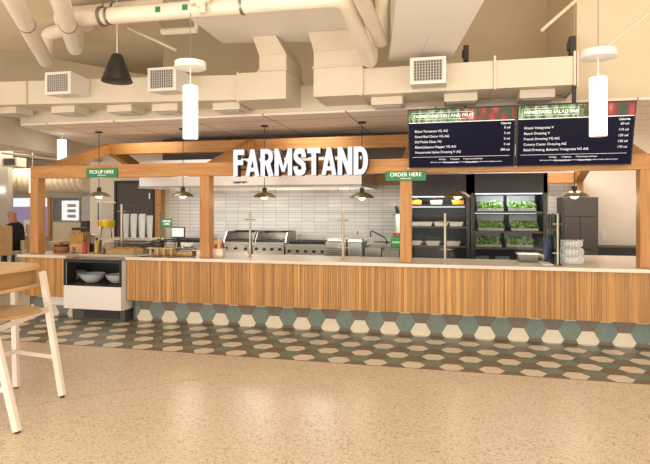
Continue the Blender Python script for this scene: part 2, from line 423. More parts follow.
for x in (PX[0], PX[3]): MB().box(x, x+.14, 10.25, 10.40, .006, 2.03).build('rear_post', POSTW, t)
# FARMSTAND letters
sign = thing('letter_sign', 'large white illuminated letters reading FARMSTAND on the header beam', 'sign', (-2, 6.7, 2.03))
def arc(cx, cy, rxo, ryo, rxi, ryi, n=10):
    q = []
    for i in range(n):
        a, c = -PI/2+PI*i/n, -PI/2+PI*(i+1)/n
        q.append([(cx+rxo*math.cos(a), cy+ryo*math.sin(a)), (cx+rxo*math.cos(c), cy+ryo*math.sin(c)), (cx+rxi*math.cos(c), cy+ryi*math.sin(c)), (cx+rxi*math.cos(a), cy+ryi*math.sin(a))])
    return q
def rc(x0, y0, x1, y1): return [(x0, y0), (x1, y0), (x1, y1), (x0, y1)]
def stroke(pts, w):
    L, R = [], []
    for i, p in enumerate(pts):
        a, c = pts[max(i-1, 0)], pts[min(i+1, len(pts)-1)]
        dx, dy = c[0]-a[0], c[1]-a[1]; l = math.hypot(dx, dy); nx, ny = -dy/l*w/2, dx/l*w/2
        L.append((p[0]+nx, p[1]+ny)); R.append((p[0]-nx, p[1]-ny))
    return [[L[i], L[i+1], R[i+1], R[i]] for i in range(len(pts)-1)]
GL = {
 'F': (.56, [rc(0, 0, .22, 1), rc(0, .8, .56, 1), rc(0, .42, .5, .61)]),
 'A': (.70, [[(0, 0), (.20, 0), (.45, 1), (.25, 1)], [(.70, 0), (.50, 0), (.25, 1), (.45, 1)], rc(.13, .17, .57, .32)]),
 'R': (.64, [rc(0, 0, .22, 1), rc(.1, .82, .32, 1), rc(.1, .40, .32, .57), [(.40, 0), (.65, 0), (.47, .5), (.22, .5)]]+arc(.32, .70, .30, .30, .09, .115)),
 'M': (.86, [rc(0, 0, .21, 1), rc(.65, 0, .86, 1), [(0, 1), (.20, 1), (.50, .14), (.36, .14)], [(.86, 1), (.66, 1), (.36, .14), (.50, .14)]]),
 'S': (.62, stroke([(.50, .66), (.505, .74), (.46, .86), (.38, .895), (.24, .895), (.16, .86), (.115, .76), (.13, .65), (.20, .58), (.42, .45), (.49, .37), (.505, .25), (.46, .14), (.38, .105), (.24, .105), (.16, .14), (.115, .26), (.12, .34)], .22)),
 'T': (.62, [rc(0, .8, .62, 1), rc(.2, 0, .42, 1)]),
 'N': (.68, [rc(0, 0, .21, 1), rc(.47, 0, .68, 1), [(0, 1), (.22, 1), (.68, 0), (.46, 0)]]),
 'D': (.66, [rc(0, 0, .22, 1), rc(.1, .81, .33, 1), rc(.1, 0, .33, .19)]+arc(.33, .5, .33, .5, .11, .31)),
}
word = 'FARMSTAND'; hgt = .347; tot = sum(GL[c][0] for c in word)+.055*8; kx = (X(368, 6.57)-X(233.3, 6.57))/tot
x = X(233.3, 6.57)
for ch in word:
    w, polys = GL[ch]; B = MB(); B.side = 1
    for p in polys: B.prism([(x+q[0]*kx, 2.003+q[1]*hgt) for q in p], 6.57, 6.69)
    B.build('letter', [LETTERF, LETTERS], sign); x += (w+.055)*kx
B = MB(); B.box(-2.80, -1.06, 6.692, 6.70, 2.09, 2.11); 
for xx in (-2.6, -1.95, -1.3): B.box(xx, xx+.03, 6.695, 6.799, 2.08, 2.12)
B.build('mounting_rail', BLACK, sign)
# green signs
for (u0, u1, v0, v1, body, lab) in ((86.2, 117.1, 168.2, 177.3, 'PICKUP HERE', 'green sign reading PICKUP HERE on the header beam near the left post'),
                                    (385.5, 426, 171, 180.7, 'ORDER HERE', 'green sign reading ORDER HERE above the third post')):
    y = 6.78; xa, xb = X(u0, y), X(u1, y); za, zb = Z((u0+u1)/2, v1, y), Z((u0+u1)/2, v0, y)
    s = thing('counter_sign', lab, 'sign', (xa, y, za), 'green signs on the header beam')
    MB().box(xa, xb, y, y+.012, za, zb).build('board', GREEN, s, bevel=.002)
    text('lettering', body, .070, TEXTW, s, ((xb-xa)/2, -.001, .054), ax='CENTER', sx=.95, bold=.0004)
    text('small_lettering', 'welcome' if 0 else 'FARMSTAND', .024, TEXTW, s, ((xb-xa)/2, -.001, .02), ax='CENTER')
# ================================================================== MENU SCREENS
SCR = emit('screen_navy', (.012, .011, .032), .6); SCR.node_tree.nodes['Principled BSDF'].inputs['Base Color'].default_value = (.003, .003, .007, 1)
SCR.node_tree.nodes['Principled BSDF'].inputs['Roughness'].default_value = .3; SCR.node_tree.nodes['Principled BSDF'].inputs['Specular IOR Level'].default_value = .05
STX = emit('screen_text', (.62, .64, .80), .6); STX2 = emit('screen_text_dim', (.40, .44, .75), .5)
def banner_mat(seed):
    m, nt, b = nodes('vegetable_banner')
    tc = nt.nodes.new('ShaderNodeTexCoord'); mp = nt.nodes.new('ShaderNodeMapping'); mp.inputs['Location'].default_value = (seed, 0, 0); mp.inputs['Rotation'].default_value = (0, .6, 0); mp.inputs['Scale'].default_value = (1, 1, .45)
    v = nt.nodes.new('ShaderNodeTexVoronoi'); v.inputs['Scale'].default_value = 13
    n = nt.nodes.new('ShaderNodeTexNoise'); n.inputs['Scale'].default_value = 9; n.inputs['Distortion'].default_value = 2
    r = nt.nodes.new('ShaderNodeValToRGB'); cr = r.color_ramp
    v.inputs['Scale'].default_value = 10
    cols = [(.02, .03, .015), (.05, .16, .02), (.20, .40, .07), (.50, .58, .38), (.10, .22, .03)]
    cr.elements[0].position = .3; cr.elements[0].color = (*cols[0], 1); cr.elements[1].position = .75; cr.elements[1].color = (*cols[4], 1)
    for p, c in ((.42, cols[1]), (.52, cols[2]), (.60, cols[3])): e = cr.elements.new(p); e.color = (*c, 1)
    r2 = nt.nodes.new('ShaderNodeValToRGB'); r2.color_ramp.elements[0].color = (.85, .55, .50, 1); r2.color_ramp.elements[1].color = (.03, .07, .02, 1); r2.color_ramp.elements[1].position = .62
    e = r2.color_ramp.elements.new(.2); e.color = (.72, .08, .05, 1)
    e = r2.color_ramp.elements.new(.45); e.color = (.35, .01, .01, 1)
    sx = nt.nodes.new('ShaderNodeSeparateXYZ'); gt = nt.nodes.new('ShaderNodeMath'); gt.operation = 'GREATER_THAN'
    ad = nt.nodes.new('ShaderNodeMath'); ad.operation = 'MULTIPLY_ADD'; ad.inputs[1].default_value = 1.1; 
    nt.links.new(n.outputs['Fac'], ad.inputs[0]); nt.links.new(sx.outputs[0], ad.inputs[2]); nt.links.new(ad.outputs[0], gt.inputs[0]); gt.inputs[1].default_value = 1.28
    mx = nt.nodes.new('ShaderNodeMix'); mx.data_type = 'RGBA'
    nt.links.new(tc.outputs['Object'], mp.inputs[0]); nt.links.new(mp.outputs[0], v.inputs['Vector']); nt.links.new(mp.outputs[0], n.inputs['Vector']); nt.links.new(tc.outputs['Object'], sx.inputs[0])
    nt.links.new(n.outputs['Fac'], r.inputs[0]); nt.links.new(v.outputs['Distance'], r2.inputs[0])
    nt.links.new(gt.outputs[0], mx.inputs[0]); nt.links.new(r.outputs[0], mx.inputs[6]); nt.links.new(r2.outputs[0], mx.inputs[7])
    nt.links.new(mx.outputs[2], b.inputs['Emission Color']); b.inputs['Emission Strength'].default_value = .95
    b.inputs['Base Color'].default_value = (.02, .02, .02, 1)
    return m
tilt = math.atan2(.2, .69)
def screen(x0, label, head, items, cals, seed):
    W, Hs = 1.232, .70
    t = thing('menu_screen', label, 'screen', (x0, 6.70, 2.078), 'menu screens over the counter', rot=(tilt, 0, 0), local=True)
    MB().box(0, W, 0, .05, 0, Hs+.012).build('casing', BLACK, t, bevel=.003)
    MB().box(.014, W-.014, -.002, 0, .014, Hs-.002).build('display', SCR, t)
    MB().box(.014, W-.014, -.0035, -.002, Hs*.79, Hs-.002).build('picture_banner', banner_mat(seed), t)
    f = MB()
    hw = .70 if len(head) > 20 else .60
    for a in ((.05, .05+hw, .665, .669), (.05, .05+hw, .588, .592), (.05, .054, .59, .667), (.046+hw, .05+hw, .59, .667)): f.box(a[0], a[1], -.005, -.0035, a[2], a[3])
    f.box(.014, W-.014, -.005, -.0035, .548, .556)
    f.box(.05, W-.06, -.004, -.002, .135, .138)
    f.build('ruled_lines', STX, t)
    text('heading', head, .052, emit('heading_white', (.9, .9, .9), .9), t, (.07, -.0055, .61), bold=.0002)
    text('calorie_heading', 'Calories', .034, STX, t, (W-.05, -.003, .505), ax='RIGHT', bold=.0004)
    n = len(items)
    for k in range(n):
        text('menu_line', items[k], .039, STX, t, (.08, -.003, .437-.0635*k))
        text('calorie_figure', cals[k], .036, STX, t, (W-.06, -.003, .455-.0645*k), ax='RIGHT')
    text('dietary_key', 'VG Vegan        V Vegetarian        P Good Source of Protein', .021, STX2, t, (W/2, -.003, .10), ax='CENTER', bold=.0003)
    text('dietary_key', 'AG Avoiding Gluten             Climate Friendly', .021, STX2, t, (W/2, -.003, .06), ax='CENTER', bold=.0003)
    text('small_print', '2000 calories a day is used for general nutrition advice, but calorie needs vary. Additional nutrition information available upon request', .0152, STX2, t, (W/2, -.003, .03), ax='CENTER', bold=.0002)
    MB().lathe([(.012, 0), (.012, .002)], n=16).build('climate_mark', emit('mark_blue', (.3, .6, 1), .8), t)
    t.children[-1].rotation_euler = (PI/2, 0, 0); t.children[-1].location = (.675, -.002, .066)
    MB().box(.35, .85, .05, .10, .2, .5).build('wall_bracket', BLACK, t)
    return t
screen(-.553, 'left menu screen, headed FARMSTAND DELI AND FRUIT', 'FARMSTAND DELI AND FRUIT',
       ['Sliced Tomatoes VG AG', 'Sliced Red Onion VG AG', 'Dill Pickle Slices VG', 'Sliced Jalapeno Pepper VG AG', 'Housemade Italian Dressing V AG'],
       ['0 cal', '5 cal', '0 cal', '0 cal', '380 cal'], 0)
screen(.69, 'right menu screen, headed FARMSTAND SALAD BAR', 'FARMSTAND SALAD BAR',
       ['Greek Vinaigrette V', 'Ranch Dressing V', 'French Dressing VG AG', 'Creamy Caesar Dressing AG', 'Salad Dressing, Balsamic Vinaigrette VG AG'],
       ['60 cal', '110 cal', '120 cal', '130 cal', '170 cal'], 4)
for x, l in ((.12, 'black hanger rod behind the left menu screen'), (1.31, 'black hanger rod behind the right menu screen')):
    tag(MB().box(x-.02, x+.02, 6.60, 6.64, 2.70, 2.80 if x < 1 else 2.985).build('hanger_rod', BLACK), l, 'rod', 'hanger rods of the screens')
# ================================================================== PENDANTS
dome = thing('dome_pendant', '', 'pendant lamp', (0, 0, 0), 'olive dome pendants over the kitchen')
MB().lathe([(.06, 1.105), (.06, 1.125), (.0, 1.126)], n=20).build('canopy', BLACK, dome)
MB().tube([(0, 0, .14), (0, 0, 1.11)], .006, 8).build('cord', BLACK, dome)
MB().lathe([(.02, .15), (.035, .14), (.036, .075), (.05, .07)], n=16).build('socket', BLACK, dome, smooth=True)
MB().lathe([(.05, .075), (.10, .062), (.155, .03), (.195, -.005), (.198, -.008), (.190, -.006), (.15, .02), (.09, .05), (.04, .06)], n=32, cap=False).build('shade', OLIVE, dome, smooth=True)
MB().ball((0, 0, .005), .06, (1, 1, .7)).build('bulb', BULB, dome)
DL = ['first dome pendant from the left, behind the PICKUP HERE sign', 'dome pendant left of the second post, second from the left', 'dome pendant hanging behind the letter R of FARMSTAND',
      'dome pendant hanging under the last letter D of FARMSTAND', 'dome pendant below the left menu screen, in front of the shelves', 'dome pendant below the right menu screen, before the dark cabinet']
for i, (u, v) in enumerate(((99, 196), (183, 196), (264.5, 197), (362, 197.5), (457.5, 196.5), (574.5, 196))):
    y = 8.12; x = X(u, y); z = Z(u, v, y)
    o = place(dome, i, (x, y, z), DL[i]); o.scale = (1, 1, 1)
    k = (2.9-z)/1.126
    for ch in o.children:
        if ch.name.startswith('canopy'): ch.location = (0, 0, 2.899-z-1.126)
        if ch.name.startswith('cord'): ch.scale = (1, 1, (2.89-z)/1.11)
    L = bpy.data.lights.new('pendant_bulb_light', 'POINT'); L.energy = 9; L.color = (1, .78, .5); L.shadow_soft_size = .05
    lo = bpy.data.objects.new('pendant_bulb_light', L); COL.objects.link(lo); lo.location = (x, y, z-.06)
cyl = thing('cylinder_pendant', '', 'pendant lamp', (0, 0, 0), 'white cylinder pendants')
MB().lathe([(.06, .005), (.070, 0), (.073, .006), (.073, .525), (.0, .53)], n=32).build('diffuser', LAMPW, cyl, smooth=True)
MB().lathe([(.055, .003), (.06, -.004), (.0, -.005)], n=24, cap=False).build('bottom_ring', WHITEPL, cyl)
MB().tube([(0, 0, .53), (0, 0, .70)], .006, 8).build('stem', WHITE, cyl)
MB().lathe([(.14, .70), (.155, .703), (.155, .765), (.12, .77)], n=32).build('ceiling_disc', WHITE, cyl, smooth=True)
MB().lathe([(.05, .75), (.05, .78)], n=16).build('clamp', STEELD, cyl)
MB().tube([(0, 0, .78), (0, 0, 1.47)], .004, 6).build('cable', STEELD, cyl)
cp = [((-2.57, 4.94, 2.285), 'white cylinder pendant hanging left of the FARMSTAND letters'), ((1.25, 5.3, 2.24), 'white cylinder pendant hanging in front of the right menu screen'),
      ((-6.75, 8.2, 2.27), 'small-looking white cylinder pendant behind the left gable rafter'), ((X(32.5, 11.0)+.0, 11.0, 1.95), 'white cylinder pendant partly hidden by the leftmost post')]
base = cyl
c3 = []
for i, (l, lab) in enumerate(cp):
    if i < 2:
        o = place(cyl, i, l, lab)
        if i == 1:
            for ch in o.children:
                if ch.name.startswith('cable'): ch.scale = (1, 1, 5.7); ch.location.z = .78*(1-5.7)
    else:
        o = copy_tree(cyl); o.location = l; o['label'] = lab
        for ch in list(o.children):
            if ch.name.split('.')[0] in ('ceiling_disc', 'clamp', 'cable'):
                bpy.data.objects.remove(ch)
            elif ch.name.startswith('stem'): ch.scale = (1, 1, 1); 
        if i == 2:
            for ch in o.children:
                if ch.name.startswith('stem'): ch.location = (0, 0, -.575*0); ch.scale = (1, 1, 1); ch.location.z = -.07
        else:
            for ch in o.children:
                if ch.name.startswith('stem'): ch.scale = (1, 1, 4); ch.location.z = -.575*3
t = thing('cone_pendant', 'black cone-shaped pendant speaker hanging below the pipe at upper left', 'pendant speaker', (X(117, 5.2), 5.2, Z(117, 82, 5.2)))
x, y, z = t.location
MB().lathe([(.158, 0), (.165, .004), (.06, .285), (.045, .30), (.0, .305)], (x, y, z), n=32).build('cone', BLACK, t, smooth=True)
MB().lathe([(.155, .002), (.0, .003)], (x, y, z), n=32, cap=False).build('speaker_mesh', mat('speaker_mesh', (.09, .07, .06), .9), t)
MB().tube([(x, y, z+.3), (x, y, 3.92)], .005, 6).build('cable', WHITE, t)
# ================================================================== DUCTS AND PIPES
def duct(name, label, secs, y0=6.6, y1=7.2):
    t = thing(name, label, 'duct', (secs[0][0], 6.9, secs[0][1]))
    B = MB()
    for (xa, ba, ta), (xb, bb_, tb) in zip(secs, secs[1:]):
        B.hexa([(xa, y0, ba), (xb, y0, bb_), (xb, y1, bb_), (xa, y1, ba), (xa, y0, ta), (xb, y0, tb), (xb, y1, tb), (xa, y1, ta)])
    B.build('run', CREAM, t)
    return t
dl = duct('supply_duct', 'left rectangular cream supply duct with an elbow rising beside the pipes', [(-10.5, 3.20, 3.52), (-6.5, 3.105, 3.44), (-4.1, 3.04, 3.375), (-2.75, 3.005, 3.33)])
dr = duct('supply_duct', 'right rectangular cream supply duct above the menu screens', [(-1.1, 2.99, 3.312), (1.33, 2.988, 3.312)])
def riser(t, xa, xb, y0, y1, zb):
    MB().box(xa, xb, y0, y1, zb, 3.34).build('end_box', CREAM, t)
    MB().hexa([(xa+.3 if xa < -2.5 else xa, y0+.01, 3.36), (xb, y0+.01, 3.36), (xb, y1, 3.36), (xa+.3 if xa < -2.5 else xa, y1, 3.36), (xa+.3 if xa < -2.5 else xa, y0+.01, 3.55), (xb, y0+.01, 3.55), (xb, y1, 3.55), (xa+.3 if xa < -2.5 else xa, y1, 3.55)]).build('riser', CREAM, t)
    xc = xa+.3 if xa < -2.5 else xa
    MB().hexa([(xc, y0+.01, 3.552), (xb, y0+.01, 3.552), (xb, y1, 3.552), (xc, y1, 3.552), (xc-.02, y0-.18, 3.738), (xb-.08, y0-.18, 3.738), (xb-.08, y1-.1, 3.738), (xc-.02, y1-.1, 3.738)]).build('flared_neck', CREAM, t)
    MB().box(xc-.02, xb+.02, y0-.012, y1+.012, 3.342, 3.358).build('flange', CREAM, t)
riser(dl, -2.75, -2.088, 6.56, 7.3, 2.985)
riser(dr, -1.725, -1.1, 6.56, 7.25, 2.985)
for t, xs in ((dl, (-6.02, -2.75)), (dr, (-1.13, .45, 1.31))):
    for x in xs:
        zt = 3.42 if x < -5 else 3.36; zb = 3.09 if x < -5 else 2.985
        B = MB(); B.box(x-.012, x+.012, 6.565, 6.594, zb, zt); B.bar((x, 6.58, zb), (x, 7.22, zb-.006), .03, .02); B.build('support_bracket', CREAM, t)
MB().box(1.331, 1.345, 6.56, 7.24, 2.95, 3.34).build('end_flange', CREAM, dr)
# registers under the duct
reg = thing('ceiling_register', '', 'air register', (0, 0, 0), 'registers under the supply ducts')
MB().box(-.195, .195, 0, .34, -.10, 0).build('box', CREAM, reg, bevel=.004)
B = MB(); B.box(-.17, .17, .03, .31, -.103, -.1005); B.mi = 1
for k in range(9): B.box(-.17, .17, .04+k*.03, .052+k*.03, -.112, -.103)
B.build('grille', [GRILL, GRILLS], reg)
RL = ['leftmost register under the left duct, at the picture edge', 'register under the left duct, below its first side grille', 'register under the left duct, below the black cone pendant', 'register under the left duct beside the white cylinder pendant',
      'register under the left duct just before its elbow', 'register above the left corner of the left menu screen', 'register above the right half of the left menu screen', 'register above the right menu screen']
for i, (ul, ur) in enumerate(((-10, 20), (50, 75.4), (106, 132), (152, 177), (212, 240), (371, 402.5), (444.5, 477), (519, 556))):
    y = 6.75; x = (X(ul, y)+X(ur, y))/2
    zb = 2.988 if x > -2 else (3.005+(-2.75-x)*.0265 if x > -4.1 else 3.04+(-4.1-x)*.027)
    place(reg, i, (x, y, zb-.001), RL[i])
gr = thing('side_grille', '', 'air grille', (0, 0, 0), 'grille boxes on the duct fronts')
B = MB(); B.hexa([(-.2, 0, -.15), (.2, 0, -.15), (.2, .385, -.12), (-.2, .385, -.12), (-.2, 0, .15), (.2, 0, .15), (.2, .385, .12), (-.2, .385, .12)]); B.build('box', WHITEP, gr)
B = MB(); B.box(-.16, .16, -.004, -.0005, -.115, .115); B.mi = 1
for k in range(11): B.box(-.155+k*.031-.005, -.155+k*.031+.005, -.010, -.004, -.115, .115)
for k in range(8): B.box(-.16, .16, -.009, -.004, -.112+k*.032-.002, -.112+k*.032+.003)
B.build('grille', [GRILL, GRILLS], gr)
for i, (ul, ur, vt, vb, l) in enumerate(((44.6, 70.8, 72, 94, 'square grille box on the left duct, left of the black cone pendant'), (148.5, 175, 67, 91, 'square grille box on the left duct, beside the white cylinder pendant'), (411, 445, 56.5, 84, 'square grille box on the right duct above the menu screen'))):
    y = 6.2; place(gr, i, ((X(ul, y)+X(ur, y))/2, y, (Z((ul+ur)/2, vt, y)+Z((ul+ur)/2, vb, y))/2), l)
tag(MB().slab([(-2.9, 4.6), (-1.1, 4.6), (-1.1, 6.9), (-2.95, 6.55)], 3.742, 4.3).build('plenum_duct', WHITEP), 'broad white plenum duct overhead at upper centre, above the duct elbows', 'duct')
# big duct running to the hall
a, d = Vector((-.807, 6.75, 0)), Vector((.16, -1, 0)).normalized()
n = Vector((1, .12, 0)).normalized()*.76
p = [a, a+n, a+n+d*5, a+d*5]
B = MB(); B.slab([(q.x, q.y) for q in (a, a+d*5, a+d*5+n, a+n)], 3.42, 3.95)
t = tag(B.build('hall_duct', WHITEP, loc=(a.x, a.y, 3.42)), 'wide cream duct overhead running towards the viewer right of the pipes', 'duct')
B = MB()
for k in (0, .5): B.bar(a+n*.5+d*(k)+Vector((0, 0, 3.417)), a+n*.5+d*(k+.48)+Vector((0, 0, 3.417)), .006, .004)
B.build('seam', CREAM, t)
def bend(pts, r=.12, n=6):
    pts = [Vector(p) for p in pts]; out = [pts[0]]
    for a, b_, c in zip(pts, pts[1:], pts[2:]):
        d1, d2 = (a-b_).normalized(), (c-b_).normalized()
        s, e = b_+d1*r, b_+d2*r
        for i in range(n+1):
            k = i/n; out.append(s*(1-k)**2+b_*2*k*(1-k)+e*k*k)
    out.append(pts[-1]); return out
def pipe(label, pts, r, rr=.12, mt=None, bands=()):
    t = thing('ceiling_pipe', label, 'pipe', pts[0])
    MB().tube(bend(pts, rr), r, 20).build('run', mt or PIPEW, t, smooth=True)
    for a, b_ in bands:
        a, b_ = Vector(a), Vector(b_); d = (b_-a).normalized()
        MB().tube([a, a+d*.03], r+.006, 20).build('band', STEELD if mt is None else mt, t, smooth=True)
    return t
pH = pipe('long cream pipe crossing the upper picture with an elbow at its right end', [(-4.15, 5.0, 3.62), (-1.02, 5.0, 3.58), (-.975, 6.38, 3.30), (-.97, 6.42, 3.95)], .085, .14, bands=[((-3.55, 5, 3.612), (-3.4, 5, 3.61)), ((-2.05, 5, 3.593), (-2, 5, 3.592))])
for x in (-2.92, -2.62):
    B = MB(); zc = 3.62-.0128*(x+4.15)
    B.box(x-.025, x+.03, 4.908, 4.914, zc-.035, zc+.02); B.build('green_pipe_marker', GREEN, pH)
MB().tube([(-3.63, 5, 3.613), (-3.60, 5, 3.613)], .105, 20).build('hanger_ring', STEELD, pH, smooth=True)
B = MB(); B.tube([(-3.615, 5, 3.715), (-3.615, 5, 3.92)], .008, 8); B.build('hanger_rod', STEELD, pH)
B = MB(); B.tube([(-2.42, 4.9, 3.60), (-2.42, 4.84, 3.60)], .045, 12); B.tube([(-2.49, 4.86, 3.62), (-2.35, 4.86, 3.62)], .03, 12); B.tube([(-2.40, 4.87, 3.5), (-2.40, 4.87, 3.70)], .03, 12); B.box(-2.52, -2.48, 4.83, 4.89, 3.59, 3.65); B.box(-2.37, -2.32, 4.83, 4.89, 3.60, 3.68); B.build('valve_fitting', CREAM, pH, smooth=True)
pipe('cream pipe lying behind and above the long crossing pipe', [(-4.3, 5.32, 3.80), (-3.05, 5.32, 3.80)], .085, bands=[((-3.7, 5.32, 3.8), (-3.6, 5.32, 3.8))])
pipe('cream pipe with rounded end nearest the wide overhead duct', [(-.83, 3.6, 3.5), (-.826, 6.25, 3.5), (-.826, 6.25, 4.6)], .075)
pipe('leftmost diagonal cream pipe with rounded end at upper left', [(-3.3, 3.25, 3.45), (-5.07, 5.88, 3.45), (-5.1, 5.93, 3.83), (-4.35, 5.72, 3.83)], .085, bands=[((-4.2, 4.59, 3.45), (-4.3, 4.74, 3.45))])
pipe('second diagonal cream pipe from the left, ending beside the long pipe', [(-2.9, 3.36, 3.45), (-4.34, 5.5, 3.45), (-4.36, 5.53, 3.85)], .085, bands=[((-3.8, 4.7, 3.45), (-3.9, 4.85, 3.45))])
pipe('black-ended pipe stub beside the wide overhead duct', [(-.68, 4.4, 3.85), (-.72, 5.2, 3.85)], .08, mt=BLACK)
def thin(label, pts, r=.018, mt=None):
    return tag(MB().tube(pts, r, 10).build('conduit', mt or CREAM, loc=pts[0]), label, 'conduit')
thin('thin white sprinkler pipe slanting down to the disc of the left cylinder pendant', [(X(128, 6), 6, Z(128, 28, 6)), (X(176, 6), 6, Z(176, 50, 6))])
thin('thin white conduit slanting up right from the right cylinder pendant', [(X(602, 6.2), 6.2, Z(602, 50, 6.2)), (X(680, 6.2), 6.2, Z(680, -10, 6.2))], .015)
thin('thin cream conduit slanting up at the top right of the duct', [(X(541, 6.6), 6.6, Z(541, 31, 6.6)), (X(590, 6.6), 6.6, Z(590, -12, 6.6))], .02, TANR)
thin('short white sprinkler pipe below the long pipe, left of the plenum', [(X(162, 5.9), 5.9, Z(162, 32, 5.9)), (X(196, 5.9), 5.9, Z(196, 30, 5.9)), (X(197, 5.9), 5.9, Z(197, 22, 5.9))], .04)
thin('thin conduit under the far beam at left, above the wrapped duct', [(X(2, 10.7), 10.7, Z(2, 153, 10.7)), (X(90, 10.7), 10.7, Z(90, 163, 10.7))], .03)
for u, v, y, l in ((466, 54, 7.6, 'small black loudspeaker above the right duct'), (572, 46, 7.0, 'black loudspeaker at the right end of the right duct')):
    x, z = X(u, y), Z(u, v, y); t = thing('loudspeaker', l, 'speaker', (x, y, z), 'small black loudspeakers')
    MB().box(x-.035, x+.035, y-.05, y+.05, z-.11, z+.11).build('cabinet', BLACK, t, bevel=.01)
    MB().box(x-.055, x-.036, y-.03, y+.03, z-.05, z+.05).build('bracket', BLACK, t)
    MB().lathe([(.03, 0), (.02, .006)], n=16).build('driver', DARKGREY, t)
    t.children[-1].location = (0, -.051, .04); t.children[-1].rotation_euler = (PI/2, 0, 0)
    MB().box(x-.01, x+.01, y, y+.02, z-.25 if u < 500 else z-.14, z-.11).build('stalk', BLACK, t)
# ================================================================== HOOD
t = thing('exhaust_hood', 'long stainless exhaust hood over the cooking line', 'hood', (-3.5, 9.7, 1.95))
hx0, hx1 = -5.62, -1.5
B = MB(); B.hexa([(hx0, 8.83, 1.95), (hx1, 8.83, 1.95), (hx1, YB-.02, 1.95), (hx0, YB-.02, 1.95), (hx0, 8.83, 2.45), (hx1, 8.83, 2.45), (hx1, YB-.02, 2.45), (hx0, YB-.02, 2.45)])
B.bm.faces.ensure_lookup_table(); bmesh.ops.delete(B.bm, geom=[B.bm.faces[0]], context='FACES_ONLY')
B.build('canopy', STEEL, t)
MB().box(hx0, hx1, 8.80, 8.828, 1.945, 1.985).build('lip', STEELD, t)
MB().box(hx0+.05, hx1-.05, 9.0, YB-.06, 2.02, 2.04).build('filter_bank', STEELD, t)
for i in range(3): MB().lathe([(.07, 0), (.07, .03)], (hx0+.8+i*1.25, 9.3, 1.985), n=16).build('added_hood_lamp', emit('added_hood_lamp', (1, .96, .9), 6), t)  # glowing discs added under the hood to light the kitchen
MB().box(-5.45, -4.1, 9.35, 10.0, 2.452, 2.885).build('dark_housing', DARKGREY, t)
MB().box(-2.05, -.75, 9.35, 10.0, 2.452, 2.885).build('dark_housing', DARKGREY, t)
for x in (-5.0, -4.6, -3.3, -3.0, -1.9, -1.7): MB().bar((x, 8.82, 1.94), (x+.01, 8.80, 1.86), .01, .01).build('hanging_hook', STEELD, t)
text('maker_plate', 'captiveaire', .06, BLACK, t, (X(233, 8.8)+3.5, 8.80-9.7, 2.02-1.95), bold=.002)
for i in range(3):
    L = bpy.data.lights.new('hood_fill', 'AREA'); L.energy = 20; L.size = .5; L.color = (1, .94, .88)  # added fill under the hood for the kitchen
    lo = bpy.data.objects.new('hood_fill', L); COL.objects.link(lo); lo.location = (hx0+.8+i*1.25, 9.3, 1.975)
# ================================================================== COOKING LINE
def appliance(name, label, cat, x0, x1, y0, y1, ztop, zback, knobs, kind):
    t = thing(name, label, cat, ((x0+x1)/2, (y0+y1)/2, 0))
    MB().box(x0, x1, y0, y1, .12, ztop-.05).build('body', STEEL, t, bevel=.006)
    for lx in (x0+.05, x1-.05):
        for ly in (y0+.06, y1-.06): MB().tube([(lx, ly, 0.001), (lx, ly, .12)], .02, 8).build('leg', STEELD, t)
    MB().box(x0, x1, y0-.03, y1, ztop-.048, ztop).build('cooktop', STEEL, t, bevel=.004)
    MB().box(x0, x1, y1-.03, y1, ztop, zback).build('backsplash', STEEL, t)
    if kind == 'griddle':
        for xx in (x0, x1-.02): MB().hexa([(xx, y0+.1, ztop), (xx+.02, y0+.1, ztop), (xx+.02, y1-.03, ztop), (xx, y1-.03, ztop), (xx, y0+.25, zback), (xx+.02, y0+.25, zback), (xx+.02, y1-.03, zback), (xx, y1-.03, zback)]).build('side_splash', STEELD, t)
        MB().box(x0+.03, x1-.03, y0+.12, y1-.04, ztop, ztop+.02).build('plate', BLACK, t)
        MB().box(x0+.02, x1-.02, y1-.2, y1-.03, zback-.03, zback+.01).build('rail', BLACKG, t)
    else:
        n = 6
        for k in range(n):
            B = MB(); gx = x0+.05+(x1-x0-.1)*k/n; w = (x1-x0-.1)/n-.02
            for q in range(4): B.box(gx+w*q/3-.006, gx+w*q/3+.006, y0+.08, y1-.06, ztop, ztop+.045)
            B.box(gx, gx+w, y0+.08, y0+.095, ztop, ztop+.04); B.box(gx, gx+w, y1-.08, y1-.06, ztop, ztop+.04)
            B.build('burner_grate', BLACK, t)
    for k in range(knobs):
        kx = x0+(x1-x0)*(k+.5)/knobs
        MB().tube([(kx, y0-.001, ztop-.12), (kx, y0-.04, ztop-.12)], .028, 12).build('knob', BLACK, t, smooth=True)
    MB().tube([(x0+.05, y0-.05, ztop-.2), (x1-.05, y0-.05, ztop-.2)], .012, 8).build('towel_rail', STEEL, t)
    return t
appliance('griddle', 'stainless griddle with black plate, just right of the second post', 'griddle', X(221, 9.4), X(251, 9.4), 9.4, 10.2, .955, 1.14, 3, 'griddle')
appliance('griddle', 'stainless griddle with black plate, left of the burner range', 'griddle', X(252.5, 9.4), X(284, 9.4), 9.4, 10.2, .955, 1.14, 4, 'griddle')
appliance('gas_range', 'stainless gas range with black burner grates behind the worktop', 'range', X(285.5, 9.4), X(335, 9.4), 9.4, 10.2, .93, 1.08, 6, 'range')
appliance('gas_range', 'stainless range with low backsplash behind the register screen, left of the second post', 'range', X(158, 9.4), X(200, 9.4), 9.4, 10.2, .93, 1.06, 4, 'range')
